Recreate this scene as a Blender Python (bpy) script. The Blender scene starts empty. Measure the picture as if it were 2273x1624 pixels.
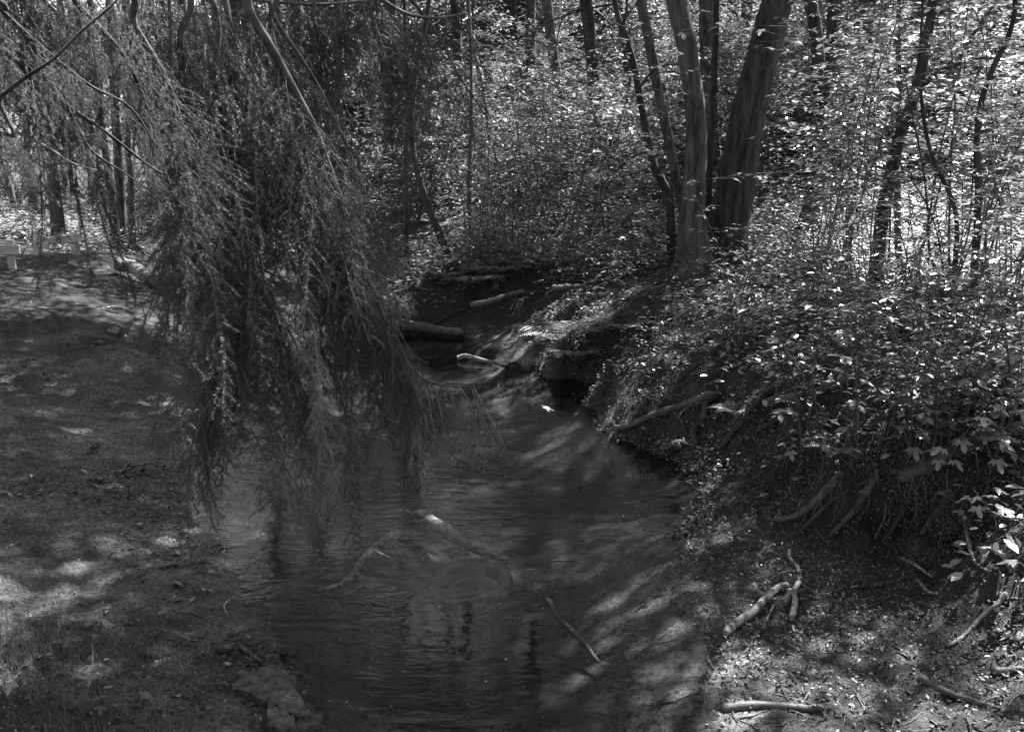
import bpy, math, random
import numpy as np
R = math.radians
rnd = random.Random(7)
rs = np.random.RandomState(11)

# ------------------------------------------------------------------ camera, sky, sun, exposure
sc = bpy.context.scene
CAMH, PITCH, FPX = 2.1, R(13.06), 2130.0
S = 2560 / 2273.0
cam_d = bpy.data.cameras.new('camera'); cam = bpy.data.objects.new('camera', cam_d)
sc.collection.objects.link(cam); sc.camera = cam
cam.location = (0, 0, CAMH); cam.rotation_euler = (R(90) - PITCH, 0, 0)
cam_d.sensor_width = 36; cam_d.lens = 36 * FPX / 2560; cam_d.clip_end = 600; cam_d.clip_start = 0.05
SUN_AZ, SUN_EL = R(40), R(56)            # azimuth from +y towards +x
w = bpy.data.worlds.new('World'); sc.world = w; w.use_nodes = True
nt = w.node_tree; nt.nodes.clear()
sky = nt.nodes.new('ShaderNodeTexSky'); sky.sky_type = 'NISHITA'; sky.sun_disc = False
sky.sun_elevation = SUN_EL; sky.sun_rotation = SUN_AZ
bw = nt.nodes.new('ShaderNodeRGBToBW'); bg = nt.nodes.new('ShaderNodeBackground'); wo = nt.nodes.new('ShaderNodeOutputWorld')
nt.links.new(sky.outputs[0], bw.inputs[0]); nt.links.new(bw.outputs[0], bg.inputs[0]); nt.links.new(bg.outputs[0], wo.inputs[0])
bg.inputs[1].default_value = 0.05
sd = bpy.data.lights.new('sun', 'SUN'); sun = bpy.data.objects.new('sun', sd); sc.collection.objects.link(sun)
sd.energy = 5.0; sd.angle = R(0.5); sd.color = (1, 1, 1)
from mathutils import Vector
sdir = Vector((math.sin(SUN_AZ) * math.cos(SUN_EL), math.cos(SUN_AZ) * math.cos(SUN_EL), math.sin(SUN_EL)))
sun.rotation_euler = sdir.to_track_quat('Z', 'Y').to_euler(); sun.location = sdir * 40
sc.view_settings.view_transform = 'Standard'; sc.view_settings.look = 'None'
sc.view_settings.exposure = 3.05; sc.view_settings.gamma = 1
sc.cycles.max_bounces = 8; sc.cycles.transparent_max_bounces = 16
sc.cycles.diffuse_bounces = 4; sc.cycles.transmission_bounces = 6
sc.cycles.caustics_reflective = False; sc.cycles.caustics_refractive = False
sc.cycles.use_denoising = True

# ------------------------------------------------------------------ pixel helpers (display px of a 2273 wide picture)
cp, sp = math.cos(PITCH), math.sin(PITCH)
def ray(u, v):
    x = (u - 1136.5) * S / FPX; y = -(v - 812) * S / FPX
    return (x, cp + y * sp, -sp + y * cp)          # dir: forward (0,cp,-sp), up (0,sp,cp)
def W(u, v, z=0.0):
    d = ray(u, v); t = (z - CAMH) / d[2]
    return (d[0] * t, d[1] * t, z)
def D(u, v, dep):
    d = ray(u, v); t = dep / d[1]
    return np.array((d[0] * t, dep, CAMH + d[2] * t))
def proj(P):
    P = np.atleast_2d(P); z = P[:, 2] - CAMH
    f = P[:, 1] * cp - z * sp; up = P[:, 1] * sp + z * cp
    return np.stack([1136.5 + P[:, 0] / f * FPX / S, 812 - up / f * FPX / S], 1), f

# ------------------------------------------------------------------ noise
def _h(i, j, s):
    n = (i * 374761393 + j * 668265263 + s * 1442695041) & 0x7fffffff
    n = ((n ^ (n >> 13)) * 1274126177) & 0x7fffffff
    return ((n ^ (n >> 16)) & 0xffff) / 65535.0
def vnoise(x, y, s=0):
    i = np.floor(x).astype(np.int64); j = np.floor(y).astype(np.int64); fx = x - i; fy = y - j
    fx = fx * fx * (3 - 2 * fx); fy = fy * fy * (3 - 2 * fy)
    return (_h(i, j, s) * (1 - fx) + _h(i + 1, j, s) * fx) * (1 - fy) + (_h(i, j + 1, s) * (1 - fx) + _h(i + 1, j + 1, s) * fx) * fy
def fbm(x, y, f, o=4, s=0):
    r = 0; a = 1; t = 0
    for k in range(o):
        r = r + a * (vnoise(x * f, y * f, s + k * 17) - .5); t += a; a *= .5; f *= 2.03
    return r / t * 2

# ------------------------------------------------------------------ terrain control points
cps = []
def add(lst, z):
    for p in lst: cps.append(W(p[0], p[1], z))
EDGE_L = [(745,1640),(715,1600),(690,1560),(650,1500),(612,1420),(585,1360),(540,1300),(500,1230),(455,1175),(425,1110),(415,1050),(440,980),(462,900),(475,820),(490,760),(525,720)]
EDGE_R = [(1610,1640),(1575,1560),(1590,1500),(1590,1440),(1545,1390),(1490,1330),(1480,1260),(1500,1200),(1535,1140),(1545,1080),(1500,1020),(1420,985),(1350,960),(1330,910),(1345,865),(1290,845),(1210,825),(1130,800),(1065,772),(1000,752),(890,742)]
add(EDGE_L, 0); add(EDGE_R, 0)
add([(800,715),(700,680),(600,640),(500,605),(430,580),(380,568)], 0); add([(570,712),(500,680),(430,640),(372,605),(345,588)], 0)
for u, v, z in [(1100,1624,-.22),(1100,1450,-.36),(1000,1250,-.36),(900,1100,-.3),(700,1150,-.2),(600,1080,-.1),(700,1400,-.12),(850,1550,-.2),
    (1400,1500,-.1),(1500,1500,-.05),(1400,1300,-.12),(1300,1150,-.22),(1200,1000,-.28),(1150,900,-.26),(1050,820,-.2),(900,790,-.22),(700,730,-.22),(600,900,-.13),
    (560,800,-.1),(900,1300,-.3),(1350,1050,-.18),(600,670,-.2),(450,610,-.2),(400,588,-.2),(1250,1550,-.2),(800,1250,-.24),(950,775,-.2),(1000,785,-.2),(1060,802,-.14),(1120,830,-.18),(1200,850,-.14),(1260,880,-.18),(1250,930,-.24),(950,840,-.22),(1050,880,-.24),
    # right mud flat and foot of the bank
    (1900,1500,.08),(2200,1500,.13),(2273,1624,.13),(1750,1300,.06),(1650,1150,.05),(1620,1080,.06),(1720,1190,.1),(1850,1200,.13),(2000,1210,.15),(2120,1280,.15),(2273,1370,.25),(1700,1450,.035),(1750,1600,.05),
    # bank top edge
    (1700,1130,.1),(1740,1000,.42),(1900,990,.62),(2050,1000,.65),(2200,1080,.55),(2273,1130,.6),(1600,1050,.05),(1640,890,.5),(1560,960,.22),(1470,960,.12),
    (1700,850,.62),(1900,850,.75),(2150,850,.85),(1500,760,.55),(1420,780,.5),(1400,830,.35),(1350,800,.42),(1250,740,.45),(1200,700,.4),(1150,720,.15),
    (1080,742,.05),(1130,765,.05),(1190,795,.06),(1290,770,.3),(1290,720,.5),(1230,790,.2),(1360,860,.12),(1420,900,.25),
    (1540,600,.7),(1800,640,.85),(2100,700,.95),(2273,750,1.),(1300,640,.6),(1150,650,.45),(1050,640,.5),(1000,665,.42),(900,680,.35),(850,660,.5),(1060,700,.2),(950,715,.12),
    (700,620,.5),(560,590,.5),(430,556,.5),(900,600,.7),(1100,590,.75),
    # left bank
    (0,1000,.2),(150,1000,.13),(300,1020,.07),(375,1060,.03),(0,1250,.18),(200,1300,.08),(400,1350,.04),(0,1500,.25),(200,1500,.15),(400,1550,.07),(480,1500,.05),(100,1624,.25),(300,1180,.07),(350,1250,.05),
    (0,850,.3),(200,850,.2),(400,850,.06),(300,780,.25),(400,740,.2),(100,740,.4),(250,690,.4),(420,690,.18),(0,680,.5),(200,620,.5),(320,640,.3),(120,570,.6),(0,600,.65),(0,520,.75),(300,540,.55)]:
    cps.append(W(u, v, z))
cps += [(-.2,1.5,-.22),(-.3,0,-.3),(-.4,-3,-.3),(-.5,-8,-.3),(-.95,1,0),(1.0,1,0),(-1.1,-2,0),(1.1,-2,0),(-1.3,-8,0),(1.,-8,0),(-3,0,.5),(3,0,.5),(-3,-8,.8),(3,-8,.8),(-2,1.5,.3),(2,1.3,.2),
    (-5,2,.55),(-6,5,.6),(-9,10,.8),(-15,20,.9),(-5,-3,.6),(4,2,.7),(5,4,.85),(8,8,1.3),(5,-3,.8),(12,12,2.),(-30,5,1),(30,5,3.),
    (-3,17,.9),(2,17,1.2),(8,17,1.7),(0,21,2.2),(6,21,2.8),(12,20,3.),(-2,26,3.2),(6,27,4.5),(14,26,5.5),(-8,26,.9),(-14,32,1.0),(-6,40,1.5),(4,40,9),(16,40,11),(-12,60,1.8),(-40,60,2),(10,80,18),(40,60,18),(40,30,9),(-60,20,1.5),
    (-60,-20,1),(60,-20,3),(0,-30,1.5),(60,100,22),(-60,100,5),(0,120,20),(-20,120,6)]
CP = np.array(cps); _cx = CP[:, :2]
_A = np.sqrt(((_cx[:, None] - _cx[None]) ** 2).sum(-1)); n_ = len(CP)
_M = np.zeros((n_ + 3, n_ + 3)); _M[:n_, :n_] = _A - np.eye(n_) * 0.015
_M[:n_, n_] = 1; _M[:n_, n_ + 1:] = _cx; _M[n_, :n_] = 1; _M[n_ + 1:, :n_] = _cx.T
_wt = np.linalg.solve(_M, np.concatenate([CP[:, 2], [0, 0, 0]]))
def Hbase(x, y):
    x = np.asarray(x, float).ravel(); y = np.asarray(y, float).ravel(); out = np.empty(len(x))
    for a in range(0, len(x), 40000):
        X = x[a:a + 40000]; Y = y[a:a + 40000]
        d = np.sqrt((X[:, None] - CP[None, :, 0]) ** 2 + (Y[:, None] - CP[None, :, 1]) ** 2)
        out[a:a + 40000] = d @ _wt[:n_] + _wt[n_] + _wt[n_ + 1] * X + _wt[n_ + 2] * Y
    return out
HUM = [(W(u, v, .25)[0], W(u, v, .25)[1], h_, r_) for u, v, h_, r_ in ((330,770,.13,.3),(270,800,.12,.25),(220,835,.09,.22),(30,930,.08,.3),(120,700,.07,.4))]
def Hdetail(x, y, z):
    land = np.clip((z - .12) / .25, 0, 1); near = np.clip(1.6 - np.hypot(x, y) / 18, .15, 1)
    r = fbm(x, y, 1.3, 4, 3) * .09 * land + fbm(x, y, 6, 4, 9) * .035 * land * near + fbm(x, y, 3.1, 5, 21) * .012
    # trampled mud, bottom right
    mud = np.clip((x - .7) / .4, 0, 1) * np.clip((4.2 - y) / .6, 0, 1) * np.clip((z + .01) / .04, 0, 1)
    m = fbm(x, y, 9, 4, 31)
    r += mud * (np.abs(m) * .05 - .015 + fbm(x, y, 38, 3, 44) * .008)
    face = np.clip((x + .6) / .3, 0, 1) * np.clip((z - .07) / .08, 0, 1) * np.clip((.75 - z) / .2, 0, 1) * np.clip((13 - y) / 2, 0, 1) * np.clip((y - 3.2) / .5, 0, 1)
    face = face * (1 - np.exp(-((x + .45) / .9) ** 2 - ((y - 9.3) / .9) ** 2))
    r += face * (fbm(x, y, 3.4, 4, 61) * .13 + fbm(x, y, 13, 4, 62) * .05)
    lb = np.clip((-x - .9) / .4, 0, 1) * np.clip((z - .03) / .08, 0, 1) * np.clip((12 - y) / 2, 0, 1)
    r += lb * (fbm(x, y, 2.2, 4, 71) * .06 + fbm(x, y, 9, 4, 72) * .032)
    for hu, hv, hh_, hr in HUM: r += hh_ * np.exp(-((x - hu) ** 2 + (y - hv) ** 2) / hr ** 2) * (1 + fbm(x, y, 4, 3, 5))
    return r + fbm(x, y, 22, 2, 5) * .004
# grid, finer near the camera
NX, NY = 760, 820
sx = np.linspace(-1, 1, NX); gx = np.sinh(sx * 5.0) / np.sinh(5.0) * 140 + .3
t = np.linspace(0, 1, NY); gy = -25 + 27.2 * np.minimum(t / .05, 1) + np.where(t > .05, 2.0 * (np.exp((t - .05) / .95 * 4.4) - 1), 0)
GX, GY = np.meshgrid(gx, gy)
GZ = Hbase(GX, GY).reshape(GX.shape); rm = np.clip((GX - 1.25) / .15, 0, 1) * np.clip((GY - 3.2) / .2, 0, 1) * np.clip((6.4 - GY) / .3, 0, 1); GZ = np.where(rm > 0, np.maximum(GZ, rm * .1), GZ); GZ = GZ + Hdetail(GX, GY, GZ)
GZ = np.where(rm > .5, np.maximum(GZ, .05), GZ)
def H(x, y):
    x = np.asarray(x, float); y = np.asarray(y, float); sh = x.shape; x = x.ravel(); y = y.ravel()
    i = np.clip(np.searchsorted(gx, x) - 1, 0, NX - 2); j = np.clip(np.searchsorted(gy, y) - 1, 0, NY - 2)
    a = np.clip((x - gx[i]) / (gx[i + 1] - gx[i]), 0, 1); b = np.clip((y - gy[j]) / (gy[j + 1] - gy[j]), 0, 1)
    z = (GZ[j, i] * (1 - a) + GZ[j, i + 1] * a) * (1 - b) + (GZ[j + 1, i] * (1 - a) + GZ[j + 1, i + 1] * a) * b
    return z.reshape(sh) if sh else float(z[0])
def G(u, v, lift=0.0):                       # where the sight line of a pixel meets the ground
    d = np.array(ray(u, v)); ts = np.concatenate([np.arange(1.5, 14, .02), np.arange(14, 70, .1)])
    P = d[None] * ts[:, None]; z = CAMH + P[:, 2]; h = H(P[:, 0], P[:, 1])
    k = np.argmax(z < h + lift)
    if not (z < h + lift).any(): k = len(ts) - 1
    return np.array((P[k, 0], P[k, 1], z[k]))

# ------------------------------------------------------------------ materials (all greys: the photograph is black and white)
def mat(name): 
    m = bpy.data.materials.new(name); m.use_nodes = True; m.node_tree.nodes.clear(); return m
class N:
    def __init__(s, m): s.t = m.node_tree
    def n(s, ty, **k):
        o = s.t.nodes.new(ty)
        for a, b in k.items():
            if a[0] == 'i' and a[1:].isdigit(): o.inputs[int(a[1:])].default_value = b
            else: setattr(o, a, b)
        return o
    def l(s, a, ao, b, bi): s.t.links.new(a.outputs[ao], b.inputs[bi])
def grey(v): return (v, v, v, 1)
def ramp(nn, stops):
    r = nn.n('ShaderNodeValToRGB'); e = r.color_ramp.elements
    while len(e) < len(stops): e.new(.5)
    for q, (p, c) in zip(e, stops): q.position = p; q.color = grey(c)
    return r
def leaf_mat(name, lo, hi, trans=.45, gloss=.35):
    m = mat(name); N_ = N(m)
    geo = N_.n('ShaderNodeNewGeometry'); obi = N_.n('ShaderNodeObjectInfo')
    r = ramp(N_, [(0, lo), (.75, (lo + hi) / 2), (1, hi)]); N_.l(geo, 'Random Per Island', r, 0)
    mul = N_.n('ShaderNodeMapRange', i1=0., i2=1., i3=.75, i4=1.2); N_.l(obi, 'Random', mul, 0)
    mx = N_.n('ShaderNodeVectorMath', operation='SCALE'); N_.l(r, 0, mx, 0); N_.l(mul, 0, mx, 3)
    d = N_.n('ShaderNodeBsdfPrincipled'); d.inputs['Roughness'].default_value = gloss; d.inputs['Specular IOR Level'].default_value = .28
    tr = N_.n('ShaderNodeBsdfTranslucent'); mix = N_.n('ShaderNodeMixShader', i0=trans); o = N_.n('ShaderNodeOutputMaterial')
    N_.l(mx, 0, d, 0); N_.l(mx, 0, tr, 0); N_.l(d, 0, mix, 1); N_.l(tr, 0, mix, 2); N_.l(mix, 0, o, 0)
    return m
def solid_mat(name, lo, hi, scale=(6, 6, 6), detail=8, rough=.85, bump=.4, bscale=30, spec=.3, bdist=.01):
    m = mat(name); N_ = N(m)
    tc = N_.n('ShaderNodeTexCoord'); mp = N_.n('ShaderNodeMapping'); mp.inputs['Scale'].default_value = scale
    nz = N_.n('ShaderNodeTexNoise', i2=1., i3=float(detail), i4=.65); N_.l(tc, 'Object', mp, 0); N_.l(mp, 0, nz, 0)
    r = ramp(N_, [(.38, lo), (.62, hi)]); N_.l(nz, 0, r, 0)
    b = N_.n('ShaderNodeBsdfPrincipled'); b.inputs['Roughness'].default_value = rough; b.inputs['Specular IOR Level'].default_value = spec
    n2 = N_.n('ShaderNodeTexNoise', i2=float(bscale), i3=6., i4=.7); N_.l(mp, 0, n2, 0)
    n2.inputs[2].default_value = bscale / max(scale)
    bp = N_.n('ShaderNodeBump', i0=bump, i1=bdist); N_.l(n2, 0, bp, 'Height'); N_.l(bp, 0, b, 'Normal')
    o = N_.n('ShaderNodeOutputMaterial'); N_.l(r, 0, b, 0); N_.l(b, 0, o, 0)
    return m
M = {}
M['leaf'] = leaf_mat('broad_leaf', .07, .34, .45, .55)
M['leaf_near'] = leaf_mat('near_leaf', .1, .42, .3, .3)
M['leaf_crown'] = leaf_mat('crown_leaf', .05, .2, .4)
M['fern'] = leaf_mat('fern_leaf', .1, .24, .35)
M['grass'] = leaf_mat('grass_blade', .07, .2, .3)
M['needle'] = leaf_mat('spruce_needle', .04, .13, .15, .5)
M['needle_lit'] = leaf_mat('lit_needle', .2, .35, .3, .5)  # paler spruce needles: sunlight on the bough ends put into the colour
M['twig'] = solid_mat('twig_bark', .03, .1, (20, 20, 20), rough=.7)
M['limb'] = solid_mat('lit_limb_bark', .08, .22, (20, 20, 20), rough=.7)  # paler than twig bark: sunlight on the spruce limbs put into the colour
M['bark'] = solid_mat('rough_bark', .012, .065, (14, 14, 2.2), rough=.9, bump=.9, bscale=40, bdist=.03)
M['bark_smooth'] = solid_mat('smooth_bark', .02, .1, (12, 12, 2.4), rough=.85, bump=.9, bscale=40, bdist=.02)
M['bark_dark'] = solid_mat('dark_bark', .012, .05, (14, 14, 3), rough=.9, bump=.8, bscale=40, bdist=.02)
M['wood'] = solid_mat('bleached_wood', .05, .3, (24, 24, 24), rough=.7, bump=.9, bscale=90, bdist=.008)
M['wood_dark'] = solid_mat('wet_wood', .02, .08, (14, 14, 14), rough=.45, bump=.6, bscale=60, bdist=.006)
M['moss'] = solid_mat('mossy_wood', .04, .13, (10, 10, 10), rough=.95, bump=1., bscale=90, bdist=.02)
M['moss_pale'] = solid_mat('pale_moss', .08, .24, (10, 10, 10), rough=.95, bump=1., bscale=90, bdist=.02)
M['plank'] = solid_mat('weathered_timber', .28, .45, (3, 20, 20), rough=.8, bump=.3, bscale=50, bdist=.004)
M['stone'] = solid_mat('slab_stone', .03, .13, (22, 22, 22), rough=.7, bump=1., bscale=60, bdist=.02)
M['litter'] = leaf_mat('dead_leaf', .015, .17, .05, .5)
M['litter_pale'] = leaf_mat('pale_dead_leaf', .3, .6, .1, .5)
M['crumb'] = leaf_mat('soil_crumb', .03, .26, .0, .5)
M['tyre'] = solid_mat('silted_rubber', .012, .04, (9, 9, 9), rough=.7, bump=.3)
M['moss_leaf'] = leaf_mat('moss_leaf', .03, .13, .1, .7)
M['rootlet'] = leaf_mat('rootlet', .04, .16, .05, .6)

def birch_mat():
    m = mat('birch_bark'); N_ = N(m)
    tc = N_.n('ShaderNodeTexCoord'); mp = N_.n('ShaderNodeMapping'); mp.inputs['Scale'].default_value = (3, 3, 14)
    nz = N_.n('ShaderNodeTexNoise', i2=1.5, i3=6., i4=.6); N_.l(tc, 'Object', mp, 0); N_.l(mp, 0, nz, 0)
    r = ramp(N_, [(.42, .04), (.55, .5)]); N_.l(nz, 0, r, 0)
    sx_ = N_.n('ShaderNodeSeparateXYZ'); N_.l(tc, 'Object', sx_, 0)
    mr = N_.n('ShaderNodeMapRange', i1=1.2, i2=2.8, i3=0., i4=1.); N_.l(sx_, 2, mr, 0)
    mx = N_.n('ShaderNodeMix', data_type='RGBA'); mx.inputs[6].default_value = grey(.05); N_.l(mr, 0, mx, 0); N_.l(r, 0, mx, 7)
    b = N_.n('ShaderNodeBsdfPrincipled'); b.inputs['Roughness'].default_value = .8
    o = N_.n('ShaderNodeOutputMaterial'); N_.l(mx, 2, b, 0); N_.l(b, 0, o, 0); return m
M['birch'] = birch_mat()

def ground_mat():
    m = mat('ground'); N_ = N(m)
    tc = N_.n('ShaderNodeTexCoord')
    at = N_.n('ShaderNodeAttribute', attribute_name='zone'); sep = N_.n('ShaderNodeSeparateColor'); N_.l(at, 0, sep, 0)   # r sand, g wet, b submerged silt
    def noise(sc_, det=8, ro=.65, dist=0.):
        q = N_.n('ShaderNodeTexNoise', i2=float(sc_), i3=float(det), i4=ro); N_.l(tc, 'Object', q, 0); return q
    n1 = noise(3); soil = ramp(N_, [(.3, .01), (.55, .025), (.75, .055)]); N_.l(n1, 0, soil, 0)
    n2 = noise(5, 10, .7); sand = ramp(N_, [(.32, .07), (.48, .15), (.56, .19), (.72, .28)]); N_.l(n2, 0, sand, 0)
    n3 = noise(45, 5, .8); grit = ramp(N_, [(.4, .2), (.5, .85), (.62, 1.25)]); N_.l(n3, 0, grit, 0)
    mul = N_.n('ShaderNodeMix', data_type='RGBA', blend_type='MULTIPLY'); mul.inputs[0].default_value = 1
    n7 = noise(1.4, 5, .6); damp = ramp(N_, [(.38, .4), (.52, .9), (.65, 1.2)]); N_.l(n7, 0, damp, 0)
    mul0 = N_.n('ShaderNodeMix', data_type='RGBA', blend_type='MULTIPLY'); mul0.inputs[0].default_value = 1; N_.l(sand, 0, mul0, 6); N_.l(damp, 0, mul0, 7)
    N_.l(mul0, 2, mul, 6); N_.l(grit, 0, mul, 7)
    mx = N_.n('ShaderNodeMix', data_type='RGBA'); N_.l(sep, 0, mx, 0); N_.l(soil, 0, mx, 6); N_.l(mul, 2, mx, 7)
    # silt and rotting leaves on the stream bed
    n4 = noise(2.2, 6, .6); bed = ramp(N_, [(.36, .008), (.5, .03), (.62, .09), (.75, .16)]); N_.l(n4, 0, bed, 0)
    mx2 = N_.n('ShaderNodeMix', data_type='RGBA'); N_.l(sep, 2, mx2, 0); N_.l(mx, 2, mx2, 6); N_.l(bed, 0, mx2, 7)
    b = N_.n('ShaderNodeBsdfPrincipled'); N_.l(mx2, 2, b, 0)
    rr = N_.n('ShaderNodeMapRange', i1=0., i2=1., i3=.9, i4=.2); N_.l(sep, 1, rr, 0); N_.l(rr, 0, b, 'Roughness')
    n5 = noise(70, 8, .75); n6 = noise(14, 6, .7)
    ad = N_.n('ShaderNodeMath', operation='MULTIPLY_ADD', i1=3.); N_.l(n6, 0, ad, 0); N_.l(n5, 0, ad, 2)
    bp = N_.n('ShaderNodeBump', i0=1., i1=.03); N_.l(ad, 0, bp, 'Height'); N_.l(bp, 0, b, 'Normal')
    o = N_.n('ShaderNodeOutputMaterial'); N_.l(b, 0, o, 0); return m
M['ground'] = ground_mat()
def water_mat():
    m = mat('water'); N_ = N(m)
    tc = N_.n('ShaderNodeTexCoord')
    def wv(scale, rot, s, det=3.):
        mp = N_.n('ShaderNodeMapping'); mp.inputs['Scale'].default_value = scale; mp.inputs['Rotation'].default_value = (0, 0, R(rot))
        q = N_.n('ShaderNodeTexNoise', i2=s, i3=det, i4=.55); N_.l(tc, 'Object', mp, 0); N_.l(mp, 0, q, 0); return q
    a = wv((1, 3.0, 1), 12, 5.); b_ = wv((1, 2.4, 1), -10, 17., 2.); c = wv((1, 1.4, 1), 0, 2.)
    at = N_.n('ShaderNodeAttribute', attribute_name='riffle')
    m1 = N_.n('ShaderNodeMath', operation='MULTIPLY_ADD', i1=.35); N_.l(b_, 0, m1, 0); N_.l(a, 0, m1, 2)
    m2 = N_.n('ShaderNodeMath', operation='MULTIPLY'); N_.l(m1, 0, m2, 0); N_.l(at, 'Fac', m2, 1)
    bp = N_.n('ShaderNodeBump', i0=1., i1=.017); N_.l(m2, 0, bp, 'Height')
    fr = N_.n('ShaderNodeFresnel', i0=1.33); N_.l(bp, 0, fr, 'Normal')
    g = N_.n('ShaderNodeBsdfGlossy', i0=grey(1), i1=.0); N_.l(bp, 0, g, 'Normal')
    tr = N_.n('ShaderNodeBsdfTransparent', i0=grey(.82)); mx = N_.n('ShaderNodeMixShader')
    N_.l(fr, 0, mx, 0); N_.l(tr, 0, mx, 1); N_.l(g, 0, mx, 2)
    o = N_.n('ShaderNodeOutputMaterial'); N_.l(mx, 0, o, 0); return m
M['water'] = water_mat()

# ------------------------------------------------------------------ mesh helpers
class Geo:
    def __init__(s): s.v = []; s.f = []; s.n = 0
    def add(s, V, F, mi=0):
        V = np.asarray(V, np.float32).reshape(-1, 3); F = np.asarray(F, np.int32)
        s.v.append(V); s.f.append((F + s.n, mi)); s.n += len(V)
    def inst(s, tv, tfs, Rm, pos, mi=0):           # template copied N times; Rm (N,3,3) with scale
        Nn = len(pos); k = len(tv)
        V = np.einsum('nij,kj->nki', Rm, tv) + pos[:, None, :]
        for F in tfs:
            F = np.asarray(F, np.int32)
            FF = (F[None] + (np.arange(Nn) * k)[:, None, None]).reshape(-1, F.shape[1])
            s.f.append((FF + s.n, mi))
        s.v.append(V.reshape(-1, 3).astype(np.float32)); s.n += Nn * k
    def merge(s, g, Rm=None, pos=(0, 0, 0)):
        for V in g.v:
            s.v.append(((V @ np.asarray(Rm).T) if Rm is not None else V) + np.asarray(pos, np.float32))
        for F, mi in g.f: s.f.append((F + s.n, mi))
        s.n += g.n
    def mesh(s, name, mats, smooth=True):
        me = bpy.data.meshes.new(name); V = np.concatenate(s.v)
        me.vertices.add(len(V)); me.vertices.foreach_set('co', V.astype(np.float32).ravel())
        loops = np.concatenate([F.ravel() for F, _ in s.f]); tot = np.concatenate([np.full(len(F), F.shape[1]) for F, _ in s.f])
        mi = np.concatenate([np.full(len(F), k) for F, k in s.f]).astype(np.int32)
        me.loops.add(len(loops)); me.loops.foreach_set('vertex_index', loops.astype(np.int32))
        me.polygons.add(len(tot)); me.polygons.foreach_set('loop_start', (np.cumsum(tot) - tot).astype(np.int32))
        me.polygons.foreach_set('material_index', mi); me.polygons.foreach_set('use_smooth', np.full(len(tot), smooth))
        for q in mats: me.materials.append(q)
        me.update(calc_edges=True); return me
def obj(name, data, parent=None, loc=(0, 0, 0), rz=0, scale=None, **props):
    o = bpy.data.objects.new(name, data); sc.collection.objects.link(o); o.location = loc; o.rotation_euler = (0, 0, rz)
    if scale: o.scale = (scale,) * 3 if not hasattr(scale, '__len__') else scale
    if parent: o.parent = parent
    for k, v in props.items():
        if v: o[k] = v
    return o
def smooth_path(P, W_=None, n=6):
    P = np.asarray(P, float); Q = np.concatenate([[2 * P[0] - P[1]], P, [2 * P[-1] - P[-2]]]); out = []
    for i in range(len(P) - 1):
        a, b, c, d = Q[i:i + 4]
        for t in np.arange(n) / n: out.append(.5 * (2 * b + (c - a) * t + (2 * a - 5 * b + 4 * c - d) * t * t + (3 * b - a - 3 * c + d) * t ** 3))
    out.append(P[-1]); return np.array(out)
def tube(g, P, r, k=8, mi=0, jit=0.0, cap=True, seed=0):
    P = np.asarray(P, float); n = len(P); r = np.asarray(r, float) * np.ones(n)
    T = np.gradient(P, axis=0); T /= np.linalg.norm(T, axis=1)[:, None] + 1e-9
    up = np.array((0, 0, 1.)) if abs(T[0, 2]) < .8 else np.array((1., 0, 0)); A = []
    a = np.cross(T[0], up); a /= np.linalg.norm(a)
    for i in range(n):
        a = a - T[i] * (a @ T[i]); a /= np.linalg.norm(a) + 1e-9; A.append(a)
    A = np.array(A); B = np.cross(T, A); th = np.arange(k) / k * 2 * math.pi
    rr = r[:, None] * np.ones(k)
    if jit:
        q = np.random.RandomState(seed); lobes = q.randn(k) * jit * .6
        rr = rr * (1 + lobes[None] + q.randn(n, k) * jit * .5)
    V = P[:, None] + rr[..., None] * (np.cos(th)[None, :, None] * A[:, None] + np.sin(th)[None, :, None] * B[:, None])
    i, j = np.meshgrid(np.arange(n - 1), np.arange(k), indexing='ij'); j2 = (j + 1) % k
    F = np.stack([i * k + j, i * k + j2, (i + 1) * k + j2, (i + 1) * k + j], -1).reshape(-1, 4)
    o = g.n; g.add(V, F, mi)
    if cap:
        g.f.append((np.array([list(range(k))[::-1]]) + o, mi)); g.f.append((np.array([[(n - 1) * k + q for q in range(k)]]) + o, mi))
def rots(yaw, pitch, roll, scale):                # leaf axis x, normal z
    cy, sy, cpi, spi, cr, sr = np.cos(yaw), np.sin(yaw), np.cos(pitch), np.sin(pitch), np.cos(roll), np.sin(roll); o = np.ones_like(cy); z = o * 0
    Z = np.stack([cy, -sy, z, sy, cy, z, z, z, o], -1).reshape(-1, 3, 3)
    Y = np.stack([cpi, z, spi, z, o, z, -spi, z, cpi], -1).reshape(-1, 3, 3)
    X = np.stack([o, z, z, z, cr, -sr, z, sr, cr], -1).reshape(-1, 3, 3)
    return (Z @ Y @ X) * np.asarray(scale).reshape(-1, 1, 1)
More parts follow.
